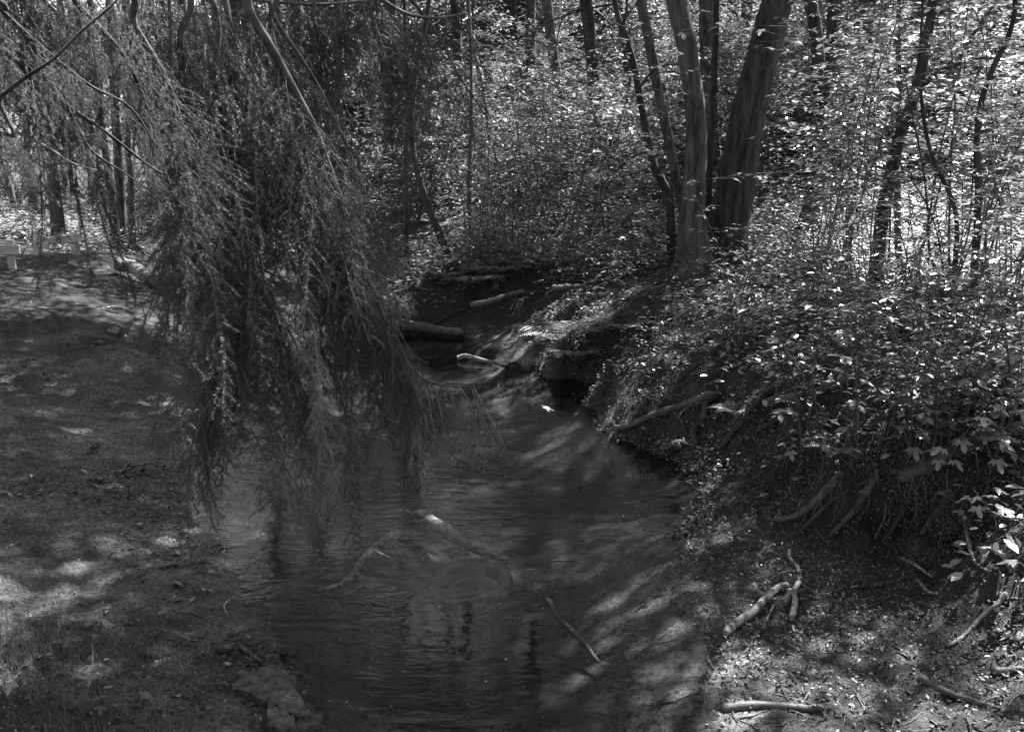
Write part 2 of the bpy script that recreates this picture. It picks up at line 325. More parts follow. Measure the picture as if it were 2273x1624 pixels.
# leaf templates, unit length along x
OVAL = (np.array([(0,0,0),(.3,.2,.05),(.62,.24,.05),(1,0,-.06),(.62,-.24,.05),(.3,-.2,.05),(.5,0,0)]), [[(0,6,2,1),(6,3,2,2)][:1], [(0,5,4,6)], [(6,4,3)], [(6,3,2)]])
OVAL = (OVAL[0], [np.array([(0,6,2,1),(0,5,4,6)]), np.array([(6,4,3),(6,3,2)])])
DIAM = (np.array([(0,0,0),(.5,.27,.06),(1,0,-.04),(.5,-.27,.06)]), [np.array([(0,2,1),(0,3,2)])])
def maple():
    pol = [(-180,.0)]
    lob = [(-128,.42),(-105,.28),(-68,.72),(-52,.5),(-42,.62),(-30,.34),(-14,.74),(0,1.),(14,.74),(30,.34),(42,.62),(52,.5),(68,.72),(105,.28),(128,.42)]
    V = [(0,0,0)] + [(r * math.cos(R(a)), r * math.sin(R(a)), -.28 * r * r + (.05 if i % 2 else 0)) for i, (a, r) in enumerate(lob)]
    F = [(0, i, i + 1) for i in range(1, len(lob))]
    return (np.array(V), [np.array(F)])
MAPLE = maple()
def leaves(g, tmpl, pos, size, tilt=.35, mi=0, yaw=None, q=rs, base_pitch=.1):
    n = len(pos); yaw = q.rand(n) * 6.283 if yaw is None else yaw
    g.inst(tmpl[0], tmpl[1], rots(yaw, base_pitch + q.randn(n) * tilt, q.randn(n) * tilt, size), np.asarray(pos), mi)

# ------------------------------------------------------------------ SETTING: ground sheet and water
g = Geo(); i, j = np.meshgrid(np.arange(NY - 1), np.arange(NX - 1), indexing='ij')
g.add(np.stack([GX, GY, GZ], -1), np.stack([i * NX + j, i * NX + j + 1, (i + 1) * NX + j + 1, (i + 1) * NX + j], -1).reshape(-1, 4))
me = g.mesh('ground', [M['ground']])
# zones: sand near the waterline and on the left beach, moss and soil elsewhere
px, dep = proj(np.stack([GX.ravel(), GY.ravel(), GZ.ravel()], 1))
zf = GZ.ravel(); xf = GX.ravel(); yf = GY.ravel(); nz = fbm(xf, yf, 1.7, 4, 77)
sand = np.clip((.2 + nz * .12 - zf) / .12, 0, 1)
left = (xf < -.4) & (yf < 9.5)
sand = np.where(left, np.clip((.47 + nz * .25 - zf) / .2, 0, 1) * np.clip((9.3 - yf + nz) / 1.2, .0, 1), sand)
spit = np.exp(-((xf + .45) / .8) ** 2 - ((yf - 9.4) / .8) ** 2) * (zf < .14)
mid_r = (xf > -.4) & (yf > 5.3); sand = np.where(mid_r, sand * np.clip(spit * 2.2, 0, 1), sand)
farr = (yf > 9.8) & (xf < -.6); sand = np.where(farr, np.clip((.12 + nz * .1 - zf) / .12, 0, 1) * .5, sand)
mudz = (xf > .6) & (yf < 4.6); sand = np.where(mudz, np.clip(sand * (.38 + nz * 1.1), 0, 1), sand)
wet = np.clip((.14 + nz * .05 - zf) / .1, 0, 1); wet = np.where(left, np.clip((.03 - zf) / .04, 0, 1) * .9, wet)
sand = np.where(mudz & (zf < .03), 1, sand); wet = np.where(mudz & (zf < .3), np.clip(.75 + nz * .6, 0, 1), wet)
sub = np.where(yf > 5.2, np.clip((-.01 - zf + nz * .03) / .06, 0, 1), np.clip((-.1 - zf + nz * .06) / .16, 0, 1))
ca = me.color_attributes.new('zone', 'FLOAT_COLOR', 'POINT')
ca.data.foreach_set('color', np.stack([sand, wet, sub, np.ones_like(sub)], 1).astype(np.float32).ravel())
obj('ground', me, kind='structure')
wx = np.linspace(-11, 6, 120); wy = np.linspace(-20, 30, 260); WX, WY = np.meshgrid(wx, wy)
g = Geo(); i, j = np.meshgrid(np.arange(259), np.arange(119), indexing='ij')
g.add(np.stack([WX, WY, WX * 0], -1), np.stack([i * 120 + j, i * 120 + j + 1, (i + 1) * 120 + j + 1, (i + 1) * 120 + j], -1).reshape(-1, 4))
me = g.mesh('water', [M['water']]); a = me.attributes.new('riffle', 'FLOAT', 'POINT')
rf = np.clip(.45 + .9 * fbm(WX.ravel(), WY.ravel(), .9, 3, 5), .08, 1.) * np.clip((8.5 - WY.ravel()) / 3, .12, 1)
a.data.foreach_set('value', rf.astype(np.float32)); obj('water', me, kind='structure')

# ------------------------------------------------------------------ TREES
LEAFSETS = {}
def crown_mesh(seed, rad=2.6, hgt=3.2, n=5200, size=.1):
    q = np.random.RandomState(seed); g = Geo(); clumps = []
    for k in range(9):                             # limbs
        a = k * 2.4 + q.rand(); el = .15 + q.rand() * .8; L = rad * (.65 + .4 * q.rand()); z0 = -1.2 + k * .22
        P = [np.array((0, 0, z0))]; d = np.array((math.cos(a) * math.cos(el), math.sin(a) * math.cos(el), math.sin(el)))
        for s_ in range(6):
            d = d + q.randn(3) * .18; d /= np.linalg.norm(d); P.append(P[-1] + d * L / 6); 
            if s_ >= 1: clumps.append(P[-1])
        P = np.array(P); tube(g, P, np.linspace(.045, .008, 7), 5, 1, cap=False)
        for s_ in range(2, 7):
            for _ in range(2):
                dd = q.randn(3); dd[2] *= .35; e = P[s_] + dd / np.linalg.norm(dd) * (.5 + q.rand() * .6)
                tube(g, [P[s_], (P[s_] + e) / 2 + (0, 0, .05), e], [.012, .007, .003], 3, 1, cap=False); clumps += [e, (P[s_] + e) / 2]
    clumps = np.array(clumps); c = clumps[q.randint(len(clumps), size=n)]
    pos = c + q.randn(n, 3) * np.array((.24, .24, .06)); leaves(g, OVAL, pos, size * (.6 + .8 * q.rand(n)), .4, 0, q=q)
    return g.mesh('crown', [M['leaf_crown'], M['twig']])
CROWNS = [crown_mesh(100 + k, n=2900) for k in range(5)]
SPARSE = [crown_mesh(150 + k, n=1350) for k in range(4)]
BIGCROWNS = [crown_mesh(200 + k, 3.4, 4, 5200, .13) for k in range(3)]
def trunk_mesh(P, r, m, k=14, jit=.07, seed=0, flare=1.35, extra=()):
    g = Geo(); n0 = len(P); PP = smooth_path(P, n=7); t = np.linspace(0, 1, len(PP)); rr = np.interp(t, np.linspace(0, 1, n0), r)
    s = np.linalg.norm(PP - PP[0], axis=1); rr = rr * (1 + (flare - 1) * np.exp(-s / (.9 * r[0] * 2 + .08)))
    tube(g, PP, rr, k, 0, jit, seed=seed)
    for P2, r2 in extra:
        Q = smooth_path(P2, n=6); tube(g, Q, np.linspace(r2, r2 * .3, len(Q)), 7, 0, .06, seed=seed + 1)
    return g.mesh('trunk', [m])
def px_tree(name, label, pts, m, dep=None, top=9, group=None, cat='tree', crown=0, cz=None, seed=0, extra=(), jit=.07, big=False, flare=1.35, nc=1, lean=0, at=()):
    """pts: (u, v, width px) from the base up; stands where the base pixel meets the ground"""
    b = G(pts[0][0], pts[0][1]) if dep is None else D(pts[0][0], pts[0][1], dep)
    if dep is not None: b[2] = H(b[0], b[1])
    d0 = b[1]; P = [b - np.array((0, 0, .25)) , b]; r = []
    sc_ = S / FPX * (d0 * cp)
    P = [b - np.array((0, 0, .25))]; r = [pts[0][2] * sc_ / 2]
    for kk, (u, v, w_) in enumerate(pts): P.append(b if kk == 0 else D(u, v, d0 + lean * kk)); r.append(w_ * sc_ / 2)
    P = np.array(P); dirv = P[-1] - P[-2]; dirv /= np.linalg.norm(dirv)
    while P[-1][2] < top:
        dirv = dirv * .85 + np.array((rnd.uniform(-.08, .08), rnd.uniform(-.08, .08), .22)); dirv /= np.linalg.norm(dirv)
        P = np.vstack([P, P[-1] + dirv * 1.2]); r.append(max(r[-1] * .85, .01))
    loc = P[1].copy()
    t_ = obj(name, None, loc=loc, label=label, category=cat, group=group)
    ex = [(np.array([D(*p) if len(p) == 3 else D(p[0], p[1], d0) for p in e[0]]) - loc, e[1] * sc_ / 2) for e in extra]
    for c_ in at:  # limbs reaching out to the added shade crowns
        k_ = int(np.argmin(np.abs(P[:, 2] - c_[2] + 1.6))); a_ = P[k_] - loc; b_ = np.array(c_) - loc
        ex.append((np.array([a_, (a_ + b_) / 2 + (0, 0, .3), b_]), max(r[min(k_, len(r) - 1)] * .5, .03)))
    obj('trunk', trunk_mesh(P - loc, r, m, seed=seed, jit=jit, extra=ex, flare=flare), t_)
    for i_, c_ in enumerate(at): obj('crown', SPARSE[(seed + i_) % 4], t_, loc=np.array(c_) - loc, rz=i_ * 1.9 + seed)  # extra crowns above the frame, added to shade beach, stream and bank
    if crown is not None:
        for c_ in range(nc):
            cm = (BIGCROWNS if big else CROWNS)[(crown + c_) % (3 if big else 5)]
            cc = P[-1] - loc - np.array((0, 0, c_ * 1.9)) ; cc = cc + np.array((rnd.uniform(-.6, .6), rnd.uniform(-.6, .6), 0)) * c_
            obj('crown', cm, t_, loc=cc, rz=seed * 1.7 + c_ * 2)
    return t_

px_tree('slender_tree', 'dark crooked slender tree left of the pale central trunk', [(1490,598,22),(1486,450,20),(1468,400,20),(1448,360,19),(1432,280,17),(1422,225,17),(1412,170,16),(1398,110,14),(1375,50,13),(1362,-10,12)],
        M['bark_dark'], top=7, seed=3, crown=0, extra=[([(1422,190),(1460,150),(1510,145),(1560,165),(1600,205)],6),([(1422,190),(1470,160),(1530,170),(1580,210),(1600,235)],4),([(1405,130),(1395,200),(1380,260),(1350,330),(1330,380)],4),
        ([(1362,10),(1300,20),(1260,30),(1240,70),(1228,150),(1215,210)],5),([(1300,20),(1220,50),(1150,100),(1100,140)],4),([(1445,335),(1400,350),(1370,380),(1335,420),(1338,500)],5),([(1380,65),(1392,20),(1385,-30)],9)])
px_tree('beech_tree', 'pale smooth central trunk, straightest of the clump at the bank top', [(1540,604,78),(1538,560,58),(1537,480,50),(1540,420,48),(1545,340,46),(1545,260,44),(1535,180,42),(1524,100,42),(1508,30,44),(1498,-20,44)],
        M['bark_smooth'], flare=2.0, top=11, seed=4, crown=1, nc=1, big=True, at=[(.9,9.9,9.0),(1.6,11.0,10.4)], jit=.04)
px_tree('leaning_tree', 'thin pale trunk leaning left behind the central trunk', [(1536,585,26),(1520,480,24),(1500,390,22),(1482,300,22),(1465,220,22),(1440,90,22),(1422,-10,22)], M['bark_smooth'], dep=12.9, top=10, seed=5, crown=2, jit=.04)
px_tree('oak_tree', 'big dark rough trunk leaning right at the bank top', [(1598,592,82),(1608,520,78),(1625,440,78),(1640,360,76),(1652,290,74),(1672,200,70),(1695,110,66),(1712,40,66),(1728,-20,64)],
        M['bark'], flare=1.8, top=12, seed=6, crown=0, nc=1, big=True, at=[(2.4,9.2,9.3),(6.4,12.4,9.5),(3.4,10.6,10.5),(4.6,10.2,7.6)], jit=.06, extra=[([(1700,60,12.2),(1735,20,12.2),(1755,-30,12.2)],26)])
px_tree('young_tree', 'thin dark stem squeezed between the central and the big leaning trunk', [(1568,590,22),(1570,500,20),(1572,420,18),(1578,300,16),(1585,180,14),(1590,60,13),(1592,-10,12)], M['bark_dark'], dep=12.4, top=8, seed=7, crown=3)
px_tree('oak_tree', 'medium trunk right of the big leaning one, bent at mid height', [(1770,590,44),(1790,500,42),(1808,430,40),(1822,350,38),(1838,260,36),(1846,170,34),(1850,80,32),(1856,-10,32)], M['bark'], dep=13, top=11, seed=8, crown=1, nc=1)
px_tree('forked_tree', 'forked leaning trunk with a heavy limb reaching right near the frame edge', [(1940,640,30),(1958,480,30),(1975,400,28),(1992,320,26),(2020,240,24),(2042,170,24),(2052,110,22),(2066,40,20),(2075,-20,20)], M['bark_dark'], dep=8.6, top=8, seed=9, crown=2, nc=1,
        extra=[([(2020,235),(2050,190),(2085,160),(2120,145),(2140,110),(2165,70),(2200,20),(2230,-20)],15),([(2120,145),(2170,130),(2220,128),(2290,108)],9),([(1975,300),(1968,280),(1955,275)],9)])
px_tree('young_tree', 'slim straight grey stem in the middle of the right thicket', [(1998,690,16),(1994,560,15),(1992,450,15),(1994,330,13),(1995,200,12),(1994,90,11),(1996,-10,10)], M['bark_smooth'], dep=9.0, top=8, seed=10, crown=4)
px_tree('young_tree', 'dark bowed stem at far right curving under the heavy limb', [(2170,560,16),(2172,440,16),(2168,330,15),(2178,230,13),(2205,150,12),(2235,90,12),(2252,30,10),(2254,-20,10)], M['bark_dark'], dep=7.4, top=6, seed=11, crown=0)
px_tree('young_tree', 'wavy double stem rising from the near right bank', [(2092,820,20),(2098,720,16),(2110,650,13),(2122,560,11),(2118,460,9),(2070,350,8),(2050,260,7),(2040,150,6),(2046,40,5)], M['bark_dark'], dep=7.0, top=5.2, seed=12, crown=None, flare=1.1,
        extra=[([(2096,740),(2088,640),(2064,560),(2060,480),(2050,380),(2030,280),(2010,180)],8),([(2098,640),(2085,540),(2060,460),(2010,380),(1970,330),(1940,290)],5)])
px_tree('young_tree', 'dark leaning stem beyond the pool, bent like a bow', [(1012,590,22),(990,550,19),(962,488,17),(938,420,16),(920,350,14),(912,280,13),(918,200,12),(928,120,11),(950,20,10)], M['bark_dark'], top=7, seed=13, crown=1)
px_tree('young_tree', 'straight thin stem left of the bowed one beyond the pool', [(902,560,10),(902,450,9),(900,340,8),(905,230,8),(900,100,7)], M['bark'], dep=13.5, top=8, seed=14, crown=2)
px_tree('young_tree', 'light thin stem right of the bowed one beyond the pool', [(1042,590,9),(1042,500,8),(1040,400,8),(1046,260,7),(1044,80,7)], M['bark_smooth'], dep=13, top=8, seed=15, crown=3)
for k, (a_, lab) in enumerate([
    ([(128,512,30),(124,450,27),(115,370,24),(107,300,22),(102,230,20),(100,100,18)], 'birch bending left just behind the long wooden rail'),
    ([(76,470,22),(70,420,20),(62,360,18),(60,260,16)], 'short dark birch left of the one behind the rail'),
    ([(206,458,16),(203,400,15),(200,340,14),(196,240,13)], 'pale slim birch in the bright clearing left of the trio'),
    ([(214,462,9),(216,380,9),(216,300,8)], 'thinnest birch of the clearing, beside the pale slim one'),
    ([(256,520,24),(248,440,18),(236,350,16),(226,280,15),(222,200,14)], 'left stem of the trio of trunks behind the mossy log'),
    ([(268,508,24),(266,420,22),(262,340,20),(256,250,19),(250,120,18)], 'thick middle stem of the trio behind the mossy log'),
    ([(292,518,17),(292,470,14),(290,400,13),(284,330,12),(288,200,11)], 'right stem of the trio behind the mossy log'),
    ([(30,440,12),(18,395,12),(6,350,11),(-4,280,10)], 'white leaning birch at the left frame edge')]):
    px_tree('birch_tree', lab, a_, M['birch'] if k in (0, 1, 2, 3, 7) else M['bark_smooth'], dep=[19, 26, 30, 30.5, 18.5, 19.2, 18.2, 27][k], top=10 + k % 3, group='birches of the clearing', seed=30 + k, crown=k, nc=1, big=k % 2 == 0, jit=.05)
for k, (a_, dd, lab) in enumerate([
    ([(862,430,30),(862,340,28),(860,260,26),(862,120,24),(866,0,24)], 22, 'straight background trunk above the mossy bank, seen past the spruce tips'),
    ([(670,420,24),(665,300,22),(664,160,22),(660,20,22)], 24, 'background trunk seen through the spruce curtain'),
    ([(1325,330,28),(1322,250,27),(1316,150,26),(1305,40,26),(1300,-10,26)], 21, 'dim background trunk left of the crooked slender tree'),
    ([(1575,330,40),(1572,200,36),(1570,100,34),(1568,0,34)], 20, 'dim trunk between the two biggest trunks'),
    ([(2170,330,30),(2180,200,28),(2190,60,28)], 24, 'dim trunk behind the heavy limb at far right'),
    ([(1185,300,22),(1180,200,22),(1178,60,22)], 26, 'slim dim trunk on the rising wood, centre of the picture'),
    ([(1900,420,22),(1905,300,20),(1912,150,20),(1915,0,20)], 22, 'slim dim trunk left of the forked one'),
    ([(420,440,22),(418,300,22),(415,100,20)], 25, 'trunk hidden among the left spruce boughs'),
    ([(520,430,26),(522,300,24),(520,100,22)], 22, 'wide trunk hidden among the middle spruce boughs'),
    ([(760,430,18),(756,300,17),(750,100,16)], 21, 'slim trunk behind the right spruce boughs')]):
    px_tree('background_tree', lab, a_, M['bark_smooth'] if k % 2 else M['bark'], dep=dd, top=12, group='trunks of the wood behind', seed=60 + k, crown=k, nc=1)
# the wood behind: trees and shrubs with low crowns
def scatter(n, xr, yr, minz=.35, mind=1.0, seed=0, ok=None):
    q = np.random.RandomState(seed); out = []
    for _ in range(n * 60):
        x = q.uniform(*xr); y = q.uniform(*yr); z = H(x, y)
        if z < minz or (ok and not ok(x, y)): continue
        if all((x - a) ** 2 + (y - b) ** 2 > mind ** 2 for a, b, _ in out): out.append((x, y, z))
        if len(out) >= n: break
    return out
def generic_trunk(seed, h, r, m):
    q = np.random.RandomState(seed); P = [np.array((0, 0, -.3))]
    for k in range(7): P.append(P[-1] + np.array((q.randn() * .14, q.randn() * .14, h / 7 + .04)))
    return trunk_mesh(np.array(P), np.linspace(r, r * .45, 8), m, k=9, seed=seed), P[-1]
GT = [generic_trunk(300 + k, 9 + k, .11 + .02 * k, [M['bark'], M['bark_smooth'], M['bark_dark']][k % 3]) for k in range(5)]
def generic_tree(k, p, label, group, levels, sparse=False):
    tm, top = GT[k % 5]; t_ = obj('forest_tree', None, loc=p, rz=k * 1.3, label=label, category='tree', group=group)
    obj('trunk', tm, t_)
    for c_, zz in enumerate(levels): obj('crown', SPARSE[c_ % 4] if sparse else (BIGCROWNS if k % 2 else CROWNS)[(k + c_) % 3], t_, loc=(top[0] * zz / top[2], top[1] * zz / top[2], zz), rz=k + c_)
for k, p in enumerate(scatter(40, (-6, 26), (23, 46), seed=1, mind=2.6)):
    generic_tree(k, p, 'leafy forest tree on the rising wood behind the stream', 'trees of the rising wood behind', ((2.4, 5.8, 10.5), (3.2, 8.5), (4.0, 11), (2.8, 6.5))[k % 4])
for k, p in enumerate(scatter(26, (-30, -6), (30, 60), seed=2, mind=3.0)):
    generic_tree(k, p, 'tree at the far end of the bright clearing', 'trees round the clearing at far left', ((2.6, 6), (3.6, 7.5), (5, 8.5))[k % 3])
# overhead, side and rear trees, added to block sky and shade the stream
for k, (x, y) in enumerate([(9.5, 9.0), (-7.5, 11.0), (7.2, 5.4), (-5.5, -.5), (-7.5, 4.5), (-4, -4.5), (1.5, -6), (5, -3), (8, 1.5), (-8.5, 7.5), (-2.8, -1.2), (2.8, -1.6), (-4.6, 16.5), (1.0, 19), (6.2, 17.5)]):
    generic_tree(k + 3, (x, y, H(x, y)), 'tall tree added so that its crown shades the stream from above the picture', 'added trees shading the stream', (6.5, 8.8, 10.5), sparse=(x > 6 and y > 4 and y < 10))
# shrubs
def shrub_mesh(seed, n=1150, h=2.2, size=.1):
    q = np.random.RandomState(seed); g = Geo(); cl = []
    for k in range(11):
        a = q.rand() * 6.28; P = [np.array((q.randn() * .06, q.randn() * .06, -.05))]; d = np.array((math.cos(a) * .35, math.sin(a) * .35, 1.))
        L = h * (.6 + .5 * q.rand())
        for s_ in range(6):
            d = d + q.randn(3) * .16; P.append(P[-1] + d / np.linalg.norm(d) * L / 6)
            if s_ > 0:
                cl.append(P[-1])
                for _ in range(2):
                    e = P[-1] + np.array((q.randn() * .3, q.randn() * .3, q.rand() * .12)); tube(g, [P[-1], e], [.005, .002], 3, 1, cap=False); cl += [e, e, (e + P[-1]) / 2]
        tube(g, P, np.linspace(.013, .004, 7), 5, 1, cap=False)
    cl = np.array(cl); c = cl[q.randint(len(cl), size=n)]
    leaves(g, OVAL, c + q.randn(n, 3) * (.1, .1, .02), size * (.6 + .8 * q.rand(n)), .25, 0, q=q)
    return g.mesh('foliage', [M['leaf'], M['twig']])
SH = [shrub_mesh(400 + k) for k in range(5)]
def shrub(k, p, s, label, group):
    obj('shrub', SH[k % 5], loc=p, rz=k * 2.1, scale=s, label=label, category='shrub', group=group)
for k, p in enumerate(scatter(60, (-2.5, 17), (16, 30), seed=5, mind=1.2)): shrub(k, p, 1.0 + .5 * ((k * 7) % 5) / 5, 'leafy shrub in the wood behind the pool and the trunk clump', 'shrubs of the wood behind')
for k, p in enumerate(scatter(16, (6.5, 18), (13.5, 24), seed=15, mind=1.3)): shrub(k + 2, p, 1.1 + .4 * ((k * 7) % 5) / 5, 'leafy shrub filling the slope beyond the right thicket', 'shrubs beyond the right thicket')
for k, p in enumerate(scatter(26, (-20, -4.5), (22, 38), seed=6, mind=1.5)): shrub(k, p, .8 + .3 * ((k * 7) % 5) / 5, 'low shrub in the bright clearing behind the wooden rails', 'shrubs of the clearing')

# saplings of the right bank
def sapling_mesh(seed, h, nl, size, tmpl=OVAL):
    q = np.random.RandomState(seed); g = Geo(); gs = Geo(); P = [np.array((0, 0, -.04))]; d = np.array((q.randn() * .1, q.randn() * .1, 1.)); m = 9
    for k in range(m): d = d + q.randn(3) * (.09, .09, 0); P.append(P[-1] + d / np.linalg.norm(d) * h / m)
    P = np.array(P); PP = smooth_path(P, n=3); tube(gs, PP, np.linspace(.003 + h * .0028, .0016, len(PP)), 6, 0)
    pos = []; yaw = []; nb = int(6 + h * 5)
    for b in range(nb):
        t_ = .25 + .75 * (b + q.rand()) / nb; s_ = PP[int(t_ * (len(PP) - 1))]; a = b * 2.4 + q.rand(); L = h * .22 * (1.15 - t_) + .07
        e = s_ + np.array((math.cos(a), math.sin(a), .25 + q.randn() * .1)) * L; mid = (s_ + e) / 2 + (0, 0, .02)
        tube(gs, [s_, mid, e], [.0028, .002, .0012], 3, 0, cap=False)
        k_ = max(2, int(nl / nb * (1.3 - t_ * .6)))
        for c in range(k_):
            f = (c + .6) / k_; p = s_ * (1 - f) + e * f; yy = a + (1.0 if c % 2 else -1.0) * (.9 - .8 * f * (c == k_ - 1)) + q.randn() * .2
            pos.append(p); yaw.append(yy)
    leaves(g, tmpl, np.array(pos), size * (.6 + .7 * q.rand(len(pos))), .2, 0, yaw=np.array(yaw), q=q, base_pitch=.12)
    return gs.mesh('stem', [M['twig']]), g.mesh('leaves', [M['leaf_near']])
SAP = [sapling_mesh(500 + k, [.7, .9, 1.2, 1.5, 1.9, 2.4, 3.0, 3.6][k], [34, 46, 80, 90, 120, 160, 220, 280][k], [.05, .052, .055, .065, .075, .085, .085, .085][k]) for k in range(8)]
def sapling(k, p, s, rz, label, group):
    t_ = obj('sapling', None, loc=p, rz=rz, scale=s, label=label, category='sapling', group=group)
    obj('stem', SAP[k][0], t_); obj('leaves', SAP[k][1], t_)
for k, p in enumerate(scatter(12, (-9, 5), (33, 48), seed=8, mind=2.2)):
    generic_tree(k + 2, p, 'tree closing the top of the slope behind the bowed stem', 'trees at the top of the slope', (1.5, 4.5, 7))
q = np.random.RandomState(21)
def zone(n, ur, vr, sizes, label, group, zmin=.3, sc_=(.8, 1.2)):
    c = 0; tries = 0
    while c < n and tries < n * 20:
        tries += 1; u = q.uniform(*ur); v = q.uniform(*vr); p = G(u, v)
        if p[2] < zmin or p[1] > 40: continue
        p[2] = H(p[0], p[1]); c += 1
        sapling(int(q.choice(sizes)), p, q.uniform(*sc_), q.rand() * 6.28, label, group)
zone(34, (1790, 2273), (600, 690), (4, 5, 6, 7), 'tall thin sapling in the thicket right of the big leaning trunk', 'tall saplings of the right thicket')
zone(46, (1600, 2273), (690, 840), (1, 2, 2, 3), 'waist-high leafy sapling on the right bank in front of the thicket', 'saplings on the right bank')
zone(34, (1680, 2273), (840, 1010), (0, 1, 2), 'small seedling near the edge of the right bank', 'seedlings at the right bank edge')
zone(10, (1380, 1640), (640, 860), (0, 1), 'lone small seedling on the mossy bank below the trunk clump', 'seedlings below the trunk clump', sc_=(.6, .9))
zone(34, (1030, 1400), (560, 625), (3, 4, 5, 6), 'thin bare-stemmed sapling on the far bank left of the trunk clump', 'saplings left of the trunk clump')
zone(20, (1000, 1500), (480, 560), (4, 5, 6, 7), 'sapling farther back between the pool and the wood', 'saplings in front of the wood')
zone(8, (1800, 1900), (560, 600), (5, 6, 7), 'sapling crowding behind the big leaning trunk', 'saplings behind the leaning trunk')
zone(16, (280, 440), (520, 600), (0, 1, 2), 'leafy seedling at the head of the mossy log', 'seedlings by the mossy log')

# palmate seedlings
def maple_mesh(seed, h, nl, size):
    q = np.random.RandomState(seed); g = Geo(); gs = Geo(); P = np.array([(0, 0, -.03), (q.randn() * .02, q.randn() * .02, h * .5), (q.randn() * .05, q.randn() * .05, h)]); P = smooth_path(P, n=4)
    tube(gs, P, np.linspace(.0045, .002, len(P)), 6, 0); pos = []; yw = []
    for k in range(nl):
        s_ = P[int((.45 + .55 * k / nl) * (len(P) - 1))]; a = k * 2.4 + q.rand() * .6; L = size * (.5 + .5 * q.rand()); e = s_ + np.array((math.cos(a) * L, math.sin(a) * L, .04 + q.rand() * .03))
        tube(gs, [s_, (s_ + e) / 2 + (0, 0, .015), e], [.0016, .0014, .001], 4, 0, cap=False); pos.append(e); yw.append(a)
    leaves(g, MAPLE, np.array(pos), size * (.65 + .5 * q.rand(nl)), .16, 0, yaw=np.array(yw), q=q, base_pitch=.08)
    return gs.mesh('stem', [M['twig']]), g.mesh('leaves', [M['leaf_near']])
MP = [maple_mesh(600 + k, [.16, .24, .34, .45][k], [5, 6, 8, 9][k], [.062, .07, .075, .08][k]) for k in range(4)]
MPL = [(1800,905,2,'palmate seedling highest on the dark root bank'),(1745,960,1,'palmate seedling hanging at the left end of the root bank'),(1880,960,3,'tall palmate seedling over the dark hollow of the root bank'),(1960,985,3,'bright palmate seedling in the middle of the root bank'),
    (2030,960,2,'palmate seedling behind the bright one on the root bank'),(2010,1060,2,'broad-leaved seedling in front of the mossy root hump'),(2080,1010,1,'small palmate seedling right of the root hump'),(2110,1130,3,'broad-leaved seedling at the forked root, lower right'),
    (2190,1090,2,'palmate seedling right of the forked root'),(2200,1210,1,'low leafy seedling at the foot of the right bank'),(2150,1180,0,'smallest seedling beside the pale stick on the right'),(2262,1340,1,'bright leafy seedling at the right frame edge'),
    (1820,1060,1,'leafy seedling on the face of the root bank'),(1745,1050,0,'tiny palmate seedling at the foot of the root bank'),(2240,980,2,'palmate seedling by the mossy logs at right'),(2150,900,2,'palmate seedling among the dark logs at right'),
    (215,1540,0,'broad-leaved seedling in the grass at bottom left'),(225,1430,0,'small seedling on the sand above the grassy hollow'),(240,1600,0,'low leafy seedling at the bottom edge on the left'),(40,1560,0,'leafy sprig in the grass at the lower left corner'),
    (1540,640,3,'palmate seedling in front of the trunk clump'),(1600,650,3,'palmate seedling right of the trunk clump'),(1455,760,1,'palmate seedling on the mossy bank'),(1840,790,3,'palmate seedling in the middle of the right bank'),(1700,740,3,'palmate seedling in front of the right thicket')]
for k, (u, v, kk, lab) in enumerate(MPL):
    p = G(u, v); t_ = obj('maple_seedling', None, loc=p, rz=k * 2.1, label=lab, category='seedling'); obj('stem', MP[kk][0], t_); obj('leaves', MP[kk][1], t_)
    if u < 400: t_.scale = (.65,) * 3
for k in range(9):
    u = q.uniform(1720, 2260); v = q.uniform(880, 1150); p = G(u, v)
    if p[2] < .3: continue
    t_ = obj('maple_seedling', None, loc=p, rz=k, label='palmate seedling growing thickly with others on the root bank', category='seedling', group='seedlings crowding the root bank'); kk = k % 4; obj('stem', MP[kk][0], t_); obj('leaves', MP[kk][1], t_)
# maple sprays in mid air
def spray(u, v, d, n, size, label, spread=.3, start=None):
    q = np.random.RandomState(int(u)); g = Geo(); gs = Geo(); c = D(u, v, d); s = np.array(start) if start is not None else c + np.array((spread * 1.8, .2, .1) if d > 2 else (.3, .05, .02))
    loc = s; P = smooth_path(np.array([s, (s + c) / 2 + (0, 0, .04), c - (spread * .6, 0, 0)]) - loc, n=5); tube(gs, P, np.linspace(.006 if d > 2 else .0015, .0015 if d > 2 else .0008, len(P)), 5, 0)
    pos = []; 
    for k in range(n):
        b = P[int(len(P) * (.4 + .59 * k / n))]; e = b + np.array((q.uniform(-.5, .5) * spread, q.uniform(-.5, .5) * spread, q.randn() * .02)); tube(gs, [b, e], [.0012, .001], 3, 0, cap=False); pos.append(e)
    leaves(g, MAPLE, np.array(pos), size * (.7 + .5 * q.rand(n)), .14, 0, q=q)
    t_ = obj('maple_twig', None, loc=loc, label=label, category='twig'); obj('stem', gs.mesh('stem', [M['twig']]), t_); obj('leaves', g.mesh('leaves', [M['leaf_near']]), t_)
spray(1580, 405, 9.0, 11, .12, 'bright maple spray in front of the trunk clump', .55)
spray(1500, 75, 9.5, 12, .13, 'maple spray crossing the top of the pale central trunk', .7)
spray(1700, 100, 9.0, 12, .13, 'maple spray crossing the top of the big leaning trunk', .8)
spray(2262, 440, .95, 2, .085, 'large near maple leaves poking in from the right edge', .03)
spray(2275, 880, .9, 1, .06, 'single near leaf tip at the right edge', .02)
spray(1150, 110, 8.0, 9, .13, 'dim maple spray hanging left of the crooked slender tree', .7)
spray(1250, 60, 8.5, 9, .13, 'maple spray at the top of the picture, centre', .7)
spray(2000, 210, 7.0, 14, .11, 'broad maple spray before the forked trunk', .9)
